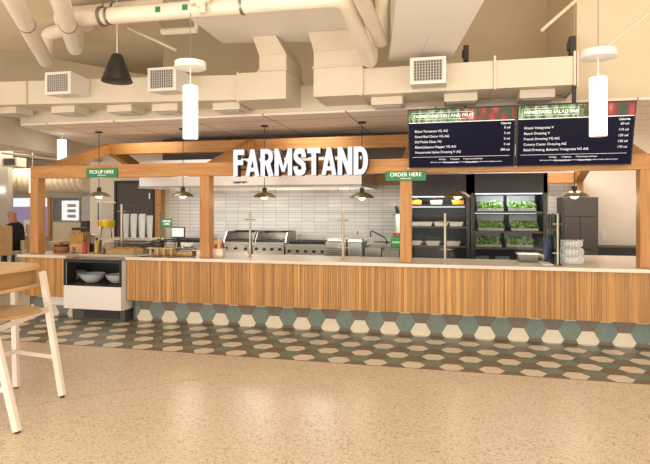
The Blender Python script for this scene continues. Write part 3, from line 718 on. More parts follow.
def steelbox(name, label, cat, u0, u1, v0, y0, y1, zb=.006, top_item=None):
    x0, x1 = X(u0, y0), X(u1, y0); zt = Z((u0+u1)/2, v0, y0)
    t = thing(name, label, cat, ((x0+x1)/2, (y0+y1)/2, zb))
    MB().box(x0, x1, y0, y1, zb, zt).build('body', STEELD, t, bevel=.008)
    B = MB()
    for k in range(5): B.box(x0+.04, x1-.04, y0-.006, y0-.0005, zt-.10-k*.03, zt-.09-k*.03)
    B.build('vent_slots', DARKGREY, t)
    return t, x0, x1, zt
a = steelbox('warming_cabinet', 'grey steel warming cabinet behind the glass post, with a tray edge on top', 'steel cabinet', 325, 346, 242, 8.0, 8.5)
MB().box(a[1]+.02, a[2]-.02, 8.05, 8.45, a[3], a[3]+.04).build('top_tray', STEEL, a[0], bevel=.01)
a = steelbox('hot_well', 'boxy steel hot well with an overshelf, right of the glass post', 'hot well', 347.5, 362, 242.5, 8.0, 8.5)
MB().box(a[1]+.0, a[2]-.0, 8.02, 8.2, a[3], a[3]+.05).build('rim', STEEL, a[0], bevel=.008)
x0, x1 = X(352, 8.6), X(364, 8.6)
t = thing('notice_holder', 'clear notice holder with a small red mark, standing by the tile wall', 'notice', (x0, 8.6, 1.0))
MB().box(x0, x1, 8.6, 8.61, Z(358, 241, 8.6), Z(358, 229, 8.6)).build('sheet', mat('paper', (.6, .6, .62), .5), t)
MB().box(x0+.08, x0+.105, 8.597, 8.5995, Z(358, 234, 8.6), Z(358, 231, 8.6)).build('red_mark', RED, t)
MB().box(x0, x1, 8.6, 8.66, Z(358, 242, 8.6)-.02, Z(358, 241, 8.6)).build('base', STEEL, t)
MB().box((x0+x1)/2-.01, (x0+x1)/2+.01, 8.62, 8.64, .006, Z(358, 242, 8.6)-.02).build('stand_pole', STEELD, t)
steelbox('prep_table', 'low steel prep cabinet in front of the sink', 'steel cabinet', 364.5, 381, 248, 8.1, 8.6)
steelbox('prep_table', 'low steel prep cabinet beside the third post', 'steel cabinet', 382, 399, 251, 8.1, 8.6)
t = thing('sink', 'steel sink with a gooseneck tap below the tile wall', 'sink', (X(378, 9.8), 9.8, 0))
x0, x1 = X(364, 9.6), X(394, 9.6); zt = Z(378, 246, 9.6)
B = MB(); B.box(x0, x1, 9.6, 9.63, .25, zt); B.box(x0, x1, 10.2, 10.23, .25, zt); B.box(x0, x0+.03, 9.63, 10.2, .25, zt); B.box(x1-.03, x1, 9.63, 10.2, .25, zt); B.box(x0, x1, 9.6, 10.23, .22, .25)
B.build('basin', STEEL, t)
MB().box(x0, x1, 10.24, 10.28, .25, Z(378, 237, 10.24)).build('backsplash', STEEL, t)
for lx in (x0+.04, x1-.04):
    for ly in (9.64, 10.18): MB().tube([(lx, ly, .001), (lx, ly, .22)], .018, 8).build('leg', STEELD, t)
xf = X(380, 10.15)
tz = Z(378, 240, 10.15)
t2 = MB().tube(bend([(xf+.12, 10.15, tz-.1), (xf+.12, 10.15, tz+.03), (xf-.15, 10.0, tz+.19), (xf-.16, 10.0, tz+.06)], .05), .012, 8).build('tap', BLACK, t, smooth=True)
MB().box(xf-.12, xf+.35, 10.2, 10.24, tz-.06, tz-.02).build('tap_body', STEELD, t)
# green box, red box, knife on the wall
y = 9.0; x0, x1 = X(390.5, y), X(400, y); zt, zb = Z(395, 236.5, y), Z(395, 248, y)
t = thing('glove_box', 'green carton with white print beside the third post', 'box', (x0, y, zb))
MB().box(x0, x1, y, y+.15, zb, zt).build('carton', mat('green_carton', (.01, .36, .09), .5), t, bevel=.003)
text('print', 'Harmony', .05, TEXTW, t, (.03, -.001, .08), bold=.001)
tag(MB().box(x0+.04, x1, y, y+.15, zt+.001, zt+.05).build('red_carton', RED, bevel=.003), 'small red carton lying on top of the green carton', 'box')
tag(MB().box(x0-.1, x1+.0, y-.05, y+.4, .006, zb-.001).build('tool_cabinet', STEELD, bevel=.005), 'steel cabinet under the green carton by the third post', 'steel cabinet')
y = 10.50; xk = X(398, y)
t = thing('knife', 'large knife with black handle hanging on the tile wall by the third post', 'knife', (xk, y, 1.2))
z1, z2, z3 = Z(398, 206, y), Z(398, 214, y), Z(398, 233, y)
MB().prism([(xk-.05, z2), (xk+.03, z2), (xk+.04, z3), (xk-.02, z3-.02)], y, y+.006).build('blade', STEEL, t)
MB().prism([(xk-.06, z1), (xk-.02, z1), (xk+.03, z2), (xk-.04, z2)], y-.012, y+.02).build('handle', BLACK, t)
tag(MB().box(xk-.1, xk+.1, y+.012, y+.045, z2-.02, z2+.0).build('magnet_strip', BLACK), 'short black magnet strip holding the knife on the tiles', 'strip')
# ================================================================== COOLER SHELVES
def cooler(label, x0, x1, zshelves, ztop):
    y0, y1 = 9.0, 9.75
    t = thing('open_cooler', label, 'open cooler', ((x0+x1)/2, 9.4, 0))
    B = MB(); B.box(x0, x0+.06, y0, y1, .006, 2.14); B.box(x1-.06, x1, y0, y1, .006, 2.14); B.build('side_panels', BLACK, t)
    MB().box(x0+.06, x1-.06, y1-.03, y1, .006, 2.14).build('back_panel', mat('cooler_back_blue_lit', (.035, .04, .06), .4), t)  # blue light on the back wall put into its colour
    MB().box(x0, x1, y0, y1-.031, ztop, 2.14).build('top_housing', BLACK, t)
    MB().box(x0+.06, x1-.06, y0, y1-.031, .006, .68).build('base', BLACK, t)
    MB().box(x0+.07, x1-.07, y0+.03, y0+.05, ztop-.02, ztop-.001).build('light_strip', LED, t)
    for z in zshelves: MB().box(x0+.06, x1-.06, y0+.04, y1-.031, z-.025, z).build('shelf', DARKGREY, t)
    for z in zshelves[:1]: MB().box(x0+.07, x1-.07, y1-.06, y1-.035, z-.05, z-.03).build('light_strip', LED, t)
    L = bpy.data.lights.new('cooler_light', 'AREA'); L.energy = 5; L.shape = 'RECTANGLE'; L.size = .8; L.size_y = .05; L.color = (.85, .92, 1)
    lo = bpy.data.objects.new('cooler_light', L); COL.objects.link(lo); lo.location = ((x0+x1)/2, y0+.08, ztop-.025); lo.rotation_euler = (math.radians(15), 0, 0)
    return t
zs = [Z(440, v, 9.04) for v in (204.5, 226.5, 246)]
cooler('dark open cooler with white pans and food tubs, right of the third post', -.868, .232, zs, Z(440, 196, 9.0))
zr = [Z(510, v, 9.04) for v in (211.5, 231.5, 248)]
cooler('dark open cooler with boxes of leafy greens', .245, 1.40, zr, Z(510, 193, 9.0))
def tub_proto(col, name, w=.20, h=.06, d=.16):
    t = thing('food_tub', '', 'food tub', (0, 0, 0), 'clear tubs on the top shelf')
    B = MB(); k = .85
    b0 = [(-w/2*k, -d/2*k, .001), (w/2*k, -d/2*k, .001), (w/2*k, d/2*k, .001), (-w/2*k, d/2*k, .001)]
    t0 = [(-w/2, -d/2, h), (w/2, -d/2, h), (w/2, d/2, h), (-w/2, d/2, h)]
    B.hexa(b0+t0); B.build('contents', col, t)
    B = MB(); B.box(-w/2-.008, w/2+.008, -d/2-.008, d/2+.008, h+.002, h+.04); B.build('lid', PLASTIC, t, bevel=.008)
    return t
for i, (u, c, l) in enumerate(((416, ORF, 'tub of orange vegetables next to the third post'), (436.5, SLAW, 'tub of pale green slaw, middle of the top shelf'), (458, ORF, 'tub of orange vegetables behind the dome pendant'))):
    t = tub_proto(c, i); t.location = (X(u, 9.2), 9.2, zs[0]+.001); t['label'] = l
    random.seed(i); B = MB()
    for k in range(40): B.ball((random.uniform(-.09, .09), random.uniform(-.07, .07), .06+random.uniform(0, .012)), .011, (1.6, 1, .6))
    o = bpy.data.objects.new('x', None); B.bm.normal_update()
    me = bpy.data.meshes.new('food_pieces'); B.bm.to_mesh(me); B.bm.free(); me.materials.append(c)
    fo = bpy.data.objects.new('food_pieces', me); COL.objects.link(fo); fo.parent = t; fo['kind'] = 'stuff'
    bpy.data.objects.remove(o)
pan = thing('food_pan', '', 'food pan', (0, 0, 0), 'white pans in the left cooler')
B = MB(); B.hexa([(-.10, -.08, .001), (.10, -.08, .001), (.10, .08, .001), (-.10, .08, .001), (-.12, -.1, .065), (.12, -.1, .065), (.12, .1, .065), (-.12, .1, .065)]); B.build('pan', WHITEPL, pan)
MB().box(-.13, .13, -.11, .11, .065, .075).build('rim', WHITEPL, pan, bevel=.003)
B = MB(); B.box(-.105, .105, -.085, .085, .075, .079); B.build('contents', SLAW, pan)
row = [(412, 1, 'white pan on the middle shelf, half hidden by the third post'), (425.5, 1, 'second white pan on the middle shelf of the left cooler'), (441, 1, 'third white pan on the middle shelf, behind the glass post'), (456, 1, 'rightmost white pan on the middle shelf of the left cooler'),
       (415, 2, 'white pan on the lower shelf next to the third post'), (433, 2, 'white pan in the middle of the lower shelf of the left cooler'), (453, 2, 'rightmost white pan on the lower shelf of the left cooler')]
for i, (u, r, l) in enumerate(row): place(pan, i, (max(X(u, 9.2), -.685), 9.2, zs[r]+.001), l, scale=(.93, .93, .93))
def leaves(name, w, d, h, n, seed, mts, t):
    r = random.Random(seed); B = MB()
    for k in range(n):
        B.mi = r.choices(range(len(mts)), [5, 3, 2, 1][:len(mts)])[0]
        c = Vector((r.uniform(-w, w)/2, r.uniform(-d, d)/2, h*(.12+.88*r.random()**.8))); s = r.uniform(.012, .028)
        a = Vector((r.gauss(0, 1), r.gauss(0, 1), r.gauss(0, 1))).normalized(); e = a.cross(Vector((r.gauss(0, 1), r.gauss(0, 1), r.gauss(0, 1)))).normalized()
        B.poly([c-a*s, c-a*s*.3+e*s*.6, c+a*s*.5+e*s*.45, c+a*s, c+a*s*.4-e*s*.5, c-a*s*.4-e*s*.6])
    o = B.build(name, mts, t); o['kind'] = 'stuff'
def salad(label, w, mts, seed, loc, low=False, tiltx=.22):
    t = thing('salad_box', label, 'salad box', (0, 0, 0), 'clear boxes of leafy greens')
    h = .045; d = .28
    B = MB(); B.box(-w/2, w/2, -d/2, d/2, 0, .008); B.box(-w/2, w/2, -d/2, -d/2+.004, .008, h); B.box(-w/2, w/2, d/2-.004, d/2, .008, h+.07); B.box(-w/2, -w/2+.004, -d/2, d/2, .008, h+.02); B.box(w/2-.004, w/2, -d/2, d/2, .008, h+.02)
    for k in range(9): B.box(-w/2+w*(k+.5)/9-.003, -w/2+w*(k+.5)/9+.003, -d/2-.003, -d/2, .005, h)
    B.build('clear_tray', TRAYPL, t)
    B = MB(); B.box(-w/2-.012, w/2+.012, d/2, d/2+.006, h, h+.15 if not low else h+.02)
    B.box(-w/2-.006, -w/2-.001, -d/2, d/2, h+.02, h+.03); B.box(w/2+.001, w/2+.006, -d/2, d/2, h+.02, h+.03); B.build('open_lid', TRAYPL, t)
    leaves('leaves', w-.03, d-.04, .11 if not low else .07, 420, seed, mts, t)
    t.location = loc; t.rotation_euler = (tiltx, 0, 0)
    return t
SB = [(490, 0, .41, [G1, G2, G3], 'salad box, top shelf left, full of green leaves'), (521.5, 0, .41, [G1, G2, G3], 'salad box, top shelf right, full of green leaves'),
      (490.5, 1, .40, [G1, G2, G3], 'salad box, second shelf left, curly green lettuce'), (524, 1, .41, [G2, G3, G1], 'salad box, second shelf right, pale-veined leaves'),
      (488, 2, .40, [G1, G3, G2, PURP], 'salad box, third shelf left, mixed salad leaves'), (519, 2, .41, [G1, G3, G2, PURP], 'salad box, third shelf right, mixed leaves with red pieces')]
for i, (u, s, w, mts, l) in enumerate(SB): salad(l, w, mts, i, (X(u, 9.22), 9.24, zr[s]+.037))
for u, l in ((482.5, 'low clear tray on the bottom level, left'), (503, 'low clear tray on the bottom level, right')):
    salad(l, .22, [G3, G1, SLAW], int(u), (X(u, 9.22), 9.2, .682), True, 0)
# ================================================================== DARK CABINET AT RIGHT
y = 9.75; x0, x1 = X(556.8, 10.2), X(598.3, y); zt = Z(577, 197.2, y)
t = thing('holding_cabinet', 'tall charcoal cabinet against the back wall under the right dome pendant', 'cabinet', ((x0+x1)/2, 9.85, 0))
MB().box(x0, x1, y, 10.22, .006, zt).build('carcass', DARKDOOR, t, bevel=.005)
z0 = Z(577, 252, y)
MB().box(x0+.03, x1-.03, y-.02, y-.001, 1.45, zt-.04).build('upper_door', DARKDOOR, t, bevel=.004)
xm = (x0+x1)/2
for a, c in ((x0+.03, xm-.003), (xm+.003, x1-.03)):
    dd = MB().box(a, c, y-.02, y-.001, .9, 1.44).build('door', DARKDOOR, t, bevel=.004)
    hx = c-.03 if a < xm-.1 else a+.03
    MB().box(hx-.012, hx+.012, y-.04, y-.021, 1.03, 1.07).build('handle', BRASS, dd, bevel=.003)
MB().box(x0+.03, x1-.03, y-.02, y-.001, .1, .89).build('drawer_front', DARKDOOR, t, bevel=.004)
tag(MB().box(X(600, YB)+.03, X(600, YB)+.10, YB-.012, YB-.001, Z(600, 240, YB), Z(600, 231, YB)).build('light_switch', WHITEPL, bevel=.003), 'white light switch plate on the wall right of the charcoal cabinet', 'switch')
# ================================================================== GLASS GUARDS
def post(t, x, y, zt, clamps=True):
    p = MB().tube([(x, y, .915), (x, y, zt)], .016, 12).build('metal_post', BRASS, t, smooth=True)
    MB().lathe([(.035, .911), (.035, .92)], (x, y, 0), n=20).build('foot', BRASS, t)
    if clamps:
        for z in (1.06, zt-.11):
            for sx in (-1, 1):
                MB().tube([(x+sx*.016, y, z), (x+sx*.075, y, z)], .009, 8).build('clamp', BRASS, t)
def guard(label, x0, x1, posts, zt, y=7.1):
    t = thing('sneeze_guard', label, 'glass guard', ((x0+x1)/2, y, .911), 'glass guards on the worktop')
    MB().box(x0, x1, y+.018, y+.027, .95, zt).build('glass_pane', GLASS, t)
    MB().box(x0, x1, y+.0175, y+.0275, zt, zt+.007).build('glass_edge', TRIMG, t)
    for x in posts: post(t, x, y, zt+.01)
guard('glass guard on the left worktop, its post before the stacked cups', X(120, 7.42), X(160, 7.42), [X(121.5, 7.42)], 1.64, 7.42)
guard('glass guard between second and third post, metal post nearest the griddles', X(214, 7.1), X(300, 7.1), [X(250, 7.1)], 1.53)
guard('glass guard before the steel cabinets, left of the third post', X(301, 7.1), X(399, 7.1), [X(343, 7.1)], 1.53)
guard('glass guard in front of the coolers', X(412.5, 7.1), X(551, 7.1), [X(445, 7.1)], 1.515)
t = thing('glass_screen', 'end-on glass screen with green edges beside the wire bowls', 'glass guard', (X(555, 7.0), 7.1, .911))
MB().box(X(552.5, 6.98), X(554, 6.98), 6.98, 7.42, .912, 1.53).build('glass_pane', GLASS, t)
MB().box(X(560, 6.9), X(561.5, 6.9), 6.9, 7.42, .912, 1.53).build('glass_pane', TRIMG, t)
MB().tube([(X(557, 7), 6.95, .912), (X(557, 7), 6.95, 1.52)], .013, 10).build('metal_post', BRASS, t)
for z in (1.05, 1.4): MB().tube([(X(552, 7), 6.95, z), (X(561, 7), 6.95, z)], .01, 8).build('clamp', BRASS, t)
# ================================================================== THINGS ON THE LEFT WORKTOP
TOP = .911
x0, x1 = X(99, 7.5), X(150, 7.5)
t = thing('serving_riser', 'white raised serving shelf behind the fruit tray', 'riser shelf', ((x0+x1)/2, 7.65, TOP))
MB().box(x0, x1, 7.48, 7.92, 1.085, 1.11).build('shelf', QUARTZ, t, bevel=.003)
for lx in (x0+.03, x1-.03):
    for ly in (7.5, 7.9): MB().box(lx-.015, lx+.015, ly-.015, ly+.015, TOP, 1.085).build('leg', STEELD, t)
# drink dispenser
xd, yd = X(106.3, 7.66), 7.66
t = thing('drink_dispenser', 'tall clear drink dispenser with orange juice', 'drink dispenser', (xd, yd, 1.111))
MB().lathe([(.095, 0), (.09, .02), (.075, .15), (.10, .17)], (xd, yd, 1.111), 28).build('stand', PLASTIC, t, smooth=True)
MB().lathe([(.112, .172), (.125, .20), (.125, .285)], (xd, yd, 1.111), 28).build('juice', JUICE, t, smooth=True)
MB().lathe([(.115, .17), (.128, .19), (.13, .56), (.127, .56), (.124, .287)], (xd, yd, 1.111), 28, cap=False).build('jar', PLASTIC, t, smooth=True)
MB().lathe([(.135, .56), (.137, .575), (.12, .59), (.0, .595)], (xd, yd, 1.111), 28).build('lid', TRAYPL, t, smooth=True)
B = MB().tube([(xd, yd-.12, 1.30), (xd, yd-.16, 1.30), (xd, yd-.165, 1.26)], .012, 8); B.build('tap', STEEL, t)
# cup stacks
cups = thing('cup_stack', '', 'cup stack', (0, 0, 0), 'stacks of clear cups')
MB().lathe([(.032, 0), (.046, .30), (.047, .34), (.046, .345)], n=16).build('cups', CUPPL, cups, smooth=True)
B = MB()
for k in range(10): B.lathe([(.0475, .06+k*.028), (.0485, .065+k*.028)], n=16, cap=False)
B.build('rims', PLASTIC, cups)
CL = ['first stack of clear cups, nearest the glass post', 'second stack of clear cups from the left', 'third stack of clear cups, tall', 'fourth stack of clear cups from the left', 'fifth stack of clear cups', 'rightmost stack of clear cups, beside the cream wall']
for i, u in enumerate((126, 130, 134, 138.3, 142.5, 146.5)): place(cups, i, (X(u, 7.68)+.0, 7.68+(i % 2)*.09, 1.111), CL[i], scale=(1.05, 1.05, 1.04 if i % 2 else 1.12))
# clear sloping case over the fruit tray
x0, x1 = X(108, 7.1), X(138, 7.1)
t = thing('fruit_tray', 'wooden tray of orange fruit behind the display case', 'tray', ((x0+x1)/2, 7.1, TOP))
B = MB(); B.box(x0, x1, 7.0, 7.35, TOP, TOP+.012); B.box(x0, x1, 7.0, 7.015, TOP+.012, TOP+.07); B.box(x0, x1, 7.335, 7.35, TOP+.012, TOP+.07); B.box(x0, x0+.015, 7.015, 7.335, TOP+.012, TOP+.07); B.box(x1-.015, x1, 7.015, 7.335, TOP+.012, TOP+.07)
B.build('tray', PLY, t)
fruit = tag(MB().ball((0, 0, 0), .032, (1.1, 1, .9)).build('orange_slice', ORF), 'orange fruit piece in the wooden tray', 'fruit', 'orange fruit in the wooden tray')
rr = random.Random(3)
for k in range(24):
    o = fruit if k == 0 else fruit.copy()
    if k: COL.objects.link(o)
    o.location = (x0+.05+(x1-x0-.1)*((k % 8)+.5)/8, 7.07+.08*(k//8), TOP+.055+rr.uniform(0, .02))
t = thing('food_cover', 'clear curved plastic cover above the fruit tray', 'food cover', ((x0+x1)/2, 7.2, TOP))
B = MB(); xa, xb = x0-.03, X(146, 7.1)
pr = [(6.98, TOP+.001), (6.985, TOP+.10), (7.05, TOP+.155), (7.36, TOP+.16)]
for (a, az), (c, cz) in zip(pr, pr[1:]): B.hexa([(xa, a, az), (xb, a, az), (xb, c, cz), (xa, c, cz), (xa, a+.003, az+.003), (xb, a+.003, az+.003), (xb, c+.003, cz+.003), (xa, c+.003, cz+.003)])
B.build('curved_sheet', PLASTIC, t, smooth=True)
for xx in (xa-.004, xb+.001): MB().hexa([(xx, 6.985, TOP+.001), (xx+.003, 6.985, TOP+.001), (xx+.003, 7.36, TOP+.001), (xx, 7.36, TOP+.001), (xx, 7.05, TOP+.152), (xx+.003, 7.05, TOP+.152), (xx+.003, 7.36, TOP+.156), (xx, 7.36, TOP+.156)]).build('end_sheet', PLASTIC, t)
def at(u, y): return X(u, y), y
# cereal box dispenser
xg, yg = at(80.5, 7.2)
t = thing('granola_dispenser', 'clear square canister of granola on a wooden base', 'food dispenser', (xg, yg, TOP))
MB().box(xg-.12, xg+.10, yg-.08, yg+.08, TOP, TOP+.135).build('wooden_base', PLY, t, bevel=.004)
MB().box(xg-.125, xg+.105, yg-.085, yg+.085, TOP+.137, TOP+.31).build('granola', GRAN, t, bevel=.006)
MB().box(xg-.132, xg+.112, yg-.092, yg+.092, TOP+.137, TOP+.34).build('canister', PLASTIC, t, bevel=.006)
MB().box(xg-.11, xg+.09, yg-.07, yg+.07, TOP+.342, TOP+.38).build('lid', BLACK, t, bevel=.01)
def bottle(label, u, y, r, h, col, capc, prof=None, name='sauce_bottle'):
    x, y = at(u, y); t = thing(name, label, 'bottle', (x, y, TOP))
    MB().lathe([(r*.95, 0), (r, .01), (r, h*.72), (r*.45, h*.86), (r*.42, h*.9)], (x, y, TOP), 20).build('body', col, t, smooth=True)
    MB().lathe([(r*.5, h*.9), (r*.45, h), (r*.2, h*1.08)], (x, y, TOP), 14).build('cap', capc, t, smooth=True)
bottle('red sauce bottle with dark cap before the granola canister', 84.8, 6.99, .035, .20, RED, BLACK)
bottle('tall olive oil bottle with black pourer', 96.8, 7.08, .036, .22, OIL, BLACK, name='oil_bottle')
for u, l in ((73.5, 'small spice jar with red lid left of the granola canister'), (103, 'small spice jar with red lid beside the fruit tray')):
    x, y = at(u, 6.98); t = thing('spice_jar', l, 'spice jar', (x, y, TOP), 'spice jars on the left worktop')
    MB().lathe([(.024, 0), (.026, .008), (.026, .06), (.02, .075)], (x, y, TOP), 16).build('jar', mat('pepper_glass', (.16, .10, .07), .2), t, smooth=True)
    MB().lathe([(.025, .076), (.025, .10)], (x, y, TOP), 16).build('lid', RED, t)
x, y = at(61.5, 7.12); t = thing('nut_jar', 'wide glass jar of mixed nuts with black lid', 'jar', (x, y, TOP))
MB().lathe([(.10, 0), (.115, .02), (.115, .085), (.09, .10)], (x, y, TOP), 24).build('nuts', NUTS, t, smooth=True)
MB().lathe([(.105, 0.101), (.108, .125), (.02, .13), (.02, .145)], (x, y, TOP), 24).build('lid', BLACK, t, smooth=True)
x, y = at(61, 7.6); t = thing('wooden_bowl', 'large wooden serving bowl behind the nut jar', 'bowl', (x, y, TOP))
MB().lathe([(.07, 0), (.12, .04), (.175, .12), (.185, .135), (.17, .135), (.11, .055), (.03, .02)], (x, y, TOP), 32).build('shell', PLY, t, smooth=True)
x, y = at(90.5, 7.4); t = thing('napkin_dispenser', 'black napkin dispenser behind the olive oil bottle', 'dispenser', (x, y, TOP))
MB().box(x-.07, x+.09, y-.06, y+.06, TOP, TOP+.13).build('body', BLACK, t, bevel=.008)
MB().box(x-.06, x-.02, y-.063, y-.0601, TOP+.02, TOP+.10).build('label_plate', YEL, t)
x, y = at(91, 7.62); tag(MB().lathe([(.10, 0), (.11, .15), (.115, .24), (.12, .25)], (x, y, TOP), 20).build('steel_pot', STEEL, smooth=True), 'steel pot standing behind the napkin dispenser', 'pot')
# POS stand, riser and jars right of the fruit
x, y = X(178, 7.35), 7.35; t = thing('register_screen', 'black-framed touchscreen register left of the second post', 'register', (x, y, TOP))
zc = Z(178, 232.5, y)
MB().box(x-.115, x+.115, y-.008, y+.012, zc-.08, zc+.085).build('frame', BLACK, t, bevel=.004)
MB().box(x-.098, x+.098, y-.010, y-.0081, zc-.063, zc+.068).build('display', emit('pos_display', (.60, .64, .74), .6), t)
MB().box(x-.02, x+.02, y+.013, y+.03, TOP+.02, zc).build('stem', BLACK, t)
MB().box(x-.09, x+.09, y-.07, y+.09, TOP, TOP+.02).build('foot', BLACK, t, bevel=.004)
x0, x1 = X(161.5, 7.12), X(172, 7.12); za, zb = Z(166, 227.5, 7.12), Z(166, 218.5, 7.12)
t = thing('small_notice', 'small green notice fixed to a glass panel left of the register', 'notice', (x0, 7.12, za))
MB().box(x0, x1, 7.12, 7.124, za, zb).build('board', GREEN, t)
text('lettering', 'ORDER\nHERE', .042, TEXTW, t, ((x1-x0)/2, -.0008, (zb-za)*.6), ax='CENTER', bold=.001)
t = thing('glass_screen', 'upright clear glass panel carrying the green notice', 'glass guard', (X(170, 7.13), 7.13, .911))
MB().box(X(160.5, 7.13), X(179, 7.13), 7.126, 7.134, .912, 1.53).build('glass_pane', GLASS, t)
MB().box(X(160.3, 7.13), X(161.0, 7.13), 7.124, 7.136, .912, 1.53).build('edge', TRIMG, t)
x0, x1 = X(149, 6.95), X(176, 6.95)
t = thing('wooden_riser', 'low wooden riser stand with glass jars on it', 'riser', ((x0+x1)/2, 6.95, TOP))
MB().box(x0, x1, 6.88, 7.08, TOP+.10, TOP+.118).build('top', PLY, t, bevel=.003)
for lx in (x0+.05, (x0+x1)/2-.05, (x0+x1)/2+.05, x1-.05): MB().box(lx-.012, lx+.012, 6.90, 6.925, TOP, TOP+.10).build('leg', PLY, t)
MB().box(x0+.03, x1-.03, 7.04, 7.06, TOP, TOP+.10).build('rear_panel', PLY, t)
z = TOP+.119
x = X(158.5, 6.98); t = thing('candy_jar', 'wide glass jar of dark nuts on the wooden riser', 'jar', (x, 6.98, z))
MB().lathe([(.075, 0), (.08, .01), (.08, .06), (.06, .08)], (x, 6.98, z), 20).build('contents', mat('dark_nuts', (.07, .04, .035), .6), t, smooth=True)
MB().lathe([(.082, .0), (.086, .012), (.086, .085)], (x, 6.98, z), 20, cap=False).build('glass', PLASTIC, t, smooth=True)
MB().lathe([(.088, .086), (.088, .1), (.015, .11), (.015, .125)], (x, 6.98, z), 20).build('lid', BLACKG, t, smooth=True)
x = X(170.5, 6.98); t = thing('candy_jar', 'clear empty-looking glass jar on the right of the wooden riser', 'jar', (x, 6.98, z))
MB().lathe([(.065, 0), (.07, .01), (.07, .075), (.06, .085)], (x, 6.98, z), 20).build('glass', PLASTIC, t, smooth=True)
MB().lathe([(.07, .086), (.07, .1)], (x, 6.98, z), 20).build('lid', BLACKG, t)
for u, l in ((146, 'first stacked plate pair before the wooden riser'), (158, 'round steel dish under the wooden riser front'), (172, 'round steel dish right of the riser legs')):
    x = X(u, 6.80); 
    if u < 150: x = X(u, 6.84)
    tag(MB().lathe([(.05, 0), (.075, .012), (.078, .016), (.06, .01)], (x, 6.79, TOP), 24).build('steel_dish', STEEL, smooth=True), l, 'dish', 'steel dishes by the wooden riser')
x, y = at(186.5, 6.98); t = thing('salad_container', 'clear tub of golden noodles on the worktop left of the second post', 'food container', (x, y, TOP))
MB().box(x-.12, x+.12, y-.07, y+.07, TOP, TOP+.075).build('contents', mat('golden_noodles', (.50, .30, .09), .6, noise=.4, nscale=40), t, bevel=.012)
MB().box(x-.128, x+.128, y-.078, y+.078, TOP+.001, TOP+.095).build('tub', PLASTIC, t, bevel=.012)
MB().box(x-.13, x+.13, y-.08, y+.08, TOP+.096, TOP+.104).build('lid', BLACK, t, bevel=.003)
x, y = at(187, 7.0); zt = TOP+.105; t = thing('cream_dish', 'small dish of white cream swirls on top of the noodle tub', 'dish', (x, y, zt))
MB().lathe([(.05, 0), (.10, .02), (.105, .035), (.09, .03)], (x, y, zt), 20).build('dish', PLASTIC, t)
B = MB(); rr = random.Random(5)
for k in range(16): B.ball((x+rr.uniform(-.07, .07), y+rr.uniform(-.03, .03), zt+.03+rr.uniform(0, .04)), .022)
B.build('cream', PORC, t); t.children[-1]['kind'] = 'stuff'
# squeeze bottles in a steel bin beside the second post
x, y = at(219.5, 6.98)
t = thing('bottle_caddy', 'white caddy holding squeeze bottles right of the second post', 'caddy', (x, y, TOP))
B = MB(); B.box(x-.07, x+.07, y-.06, y+.06, TOP, TOP+.01); B.box(x-.07, x+.07, y-.06, y-.055, TOP+.01, TOP+.12); B.box(x-.07, x+.07, y+.055, y+.06, TOP+.01, TOP+.12); B.box(x-.07, x-.065, y-.055, y+.055, TOP+.01, TOP+.12); B.box(x+.065, x+.07, y-.055, y+.055, TOP+.01, TOP+.12)
B.build('bin', QUARTZ, t)
for i, (dx, dy, c, cc, l) in enumerate(((-.04, -.025, RED, YEL, 'red squeeze bottle at the left of the white caddy'), (.0, -.028, YEL, YEL, 'yellow squeeze bottle in the white caddy'), (-.02, .025, mat('orange_sauce', (.75, .16, .02), .4), PORC, 'orange squeeze bottle with white cap at the back of the caddy'), (.04, .02, mat('brown_sauce', (.15, .04, .03), .4), RED, 'brown squeeze bottle at the right of the caddy'))):
    xx, yy, zz = x+dx, y+dy, TOP+.012
    t = thing('squeeze_bottle', l, 'bottle', (xx, yy, zz), 'squeeze bottles in the caddy')
    MB().lathe([(.02, 0), (.021, .005), (.021, .15), (.014, .17)], (xx, yy, zz), 14).build('body', c, t, smooth=True)
    MB().lathe([(.017, .171), (.012, .185), (.003, .235)], (xx, yy, zz), 12).build('nozzle', cc, t, smooth=True)
# things at the right end
bw = thing('glass_bowl', '', 'bowl', (0, 0, 0), 'stacked clear bowls at the right')
MB().lathe([(.085, .0), (.125, .02), (.135, .05), (.128, .085), (.10, .10), (.095, .098), (.12, .08), (.127, .05), (.115, .022)], n=28, cap=False).build('shell', TRAYPL, bw, smooth=True)
B = MB()
for k in range(20):
    a = 2*PI*k/20; B.tube([(.09*math.cos(a), .09*math.sin(a), .0), (.128*math.cos(a), .128*math.sin(a), .02), (.137*math.cos(a), .137*math.sin(a), .05), (.129*math.cos(a), .129*math.sin(a), .085), (.10*math.cos(a), .10*math.sin(a), .10)], .003, 4)
B.build('ribs', CUPPL, bw)
for i, l in enumerate(('bottom ribbed bowl of the clear stack at the right end', 'middle ribbed bowl of the clear stack', 'topmost ribbed bowl of the clear stack')):
    place(bw, i, (X(571.5, 7.05), 7.05, TOP+.0+i*.102), l, scale=(1.0-.1*(i == 2),)*3)
x0, x1 = X(517, 7.3), X(538, 7.3)
t = thing('steel_pan', 'rectangular stainless pan on the worktop below the salad boxes', 'pan', ((x0+x1)/2, 7.3, TOP))
B = MB(); B.hexa([(x0+.02, 7.22, TOP), (x1-.02, 7.22, TOP), (x1-.02, 7.40, TOP), (x0+.02, 7.40, TOP), (x0, 7.2, TOP+.10), (x1, 7.2, TOP+.10), (x1, 7.42, TOP+.10), (x0, 7.42, TOP+.10)]); B.build('pan', STEELD, t)
MB().box(x0-.01, x1+.01, 7.19, 7.43, TOP+.10, TOP+.108).build('rim', STEEL, t)
tag(MB().lathe([(.02, 0), (.03, .0), (.028, .22), (.012, .30), (.012, .33)], (X(546.5, 7.42), 7.42, TOP), 14).build('blue_bottle', BLUE, smooth=True), 'slim dark blue bottle left of the green-edged glass', 'bottle')
x0, x1 = X(541, 7.0), X(566, 7.0)
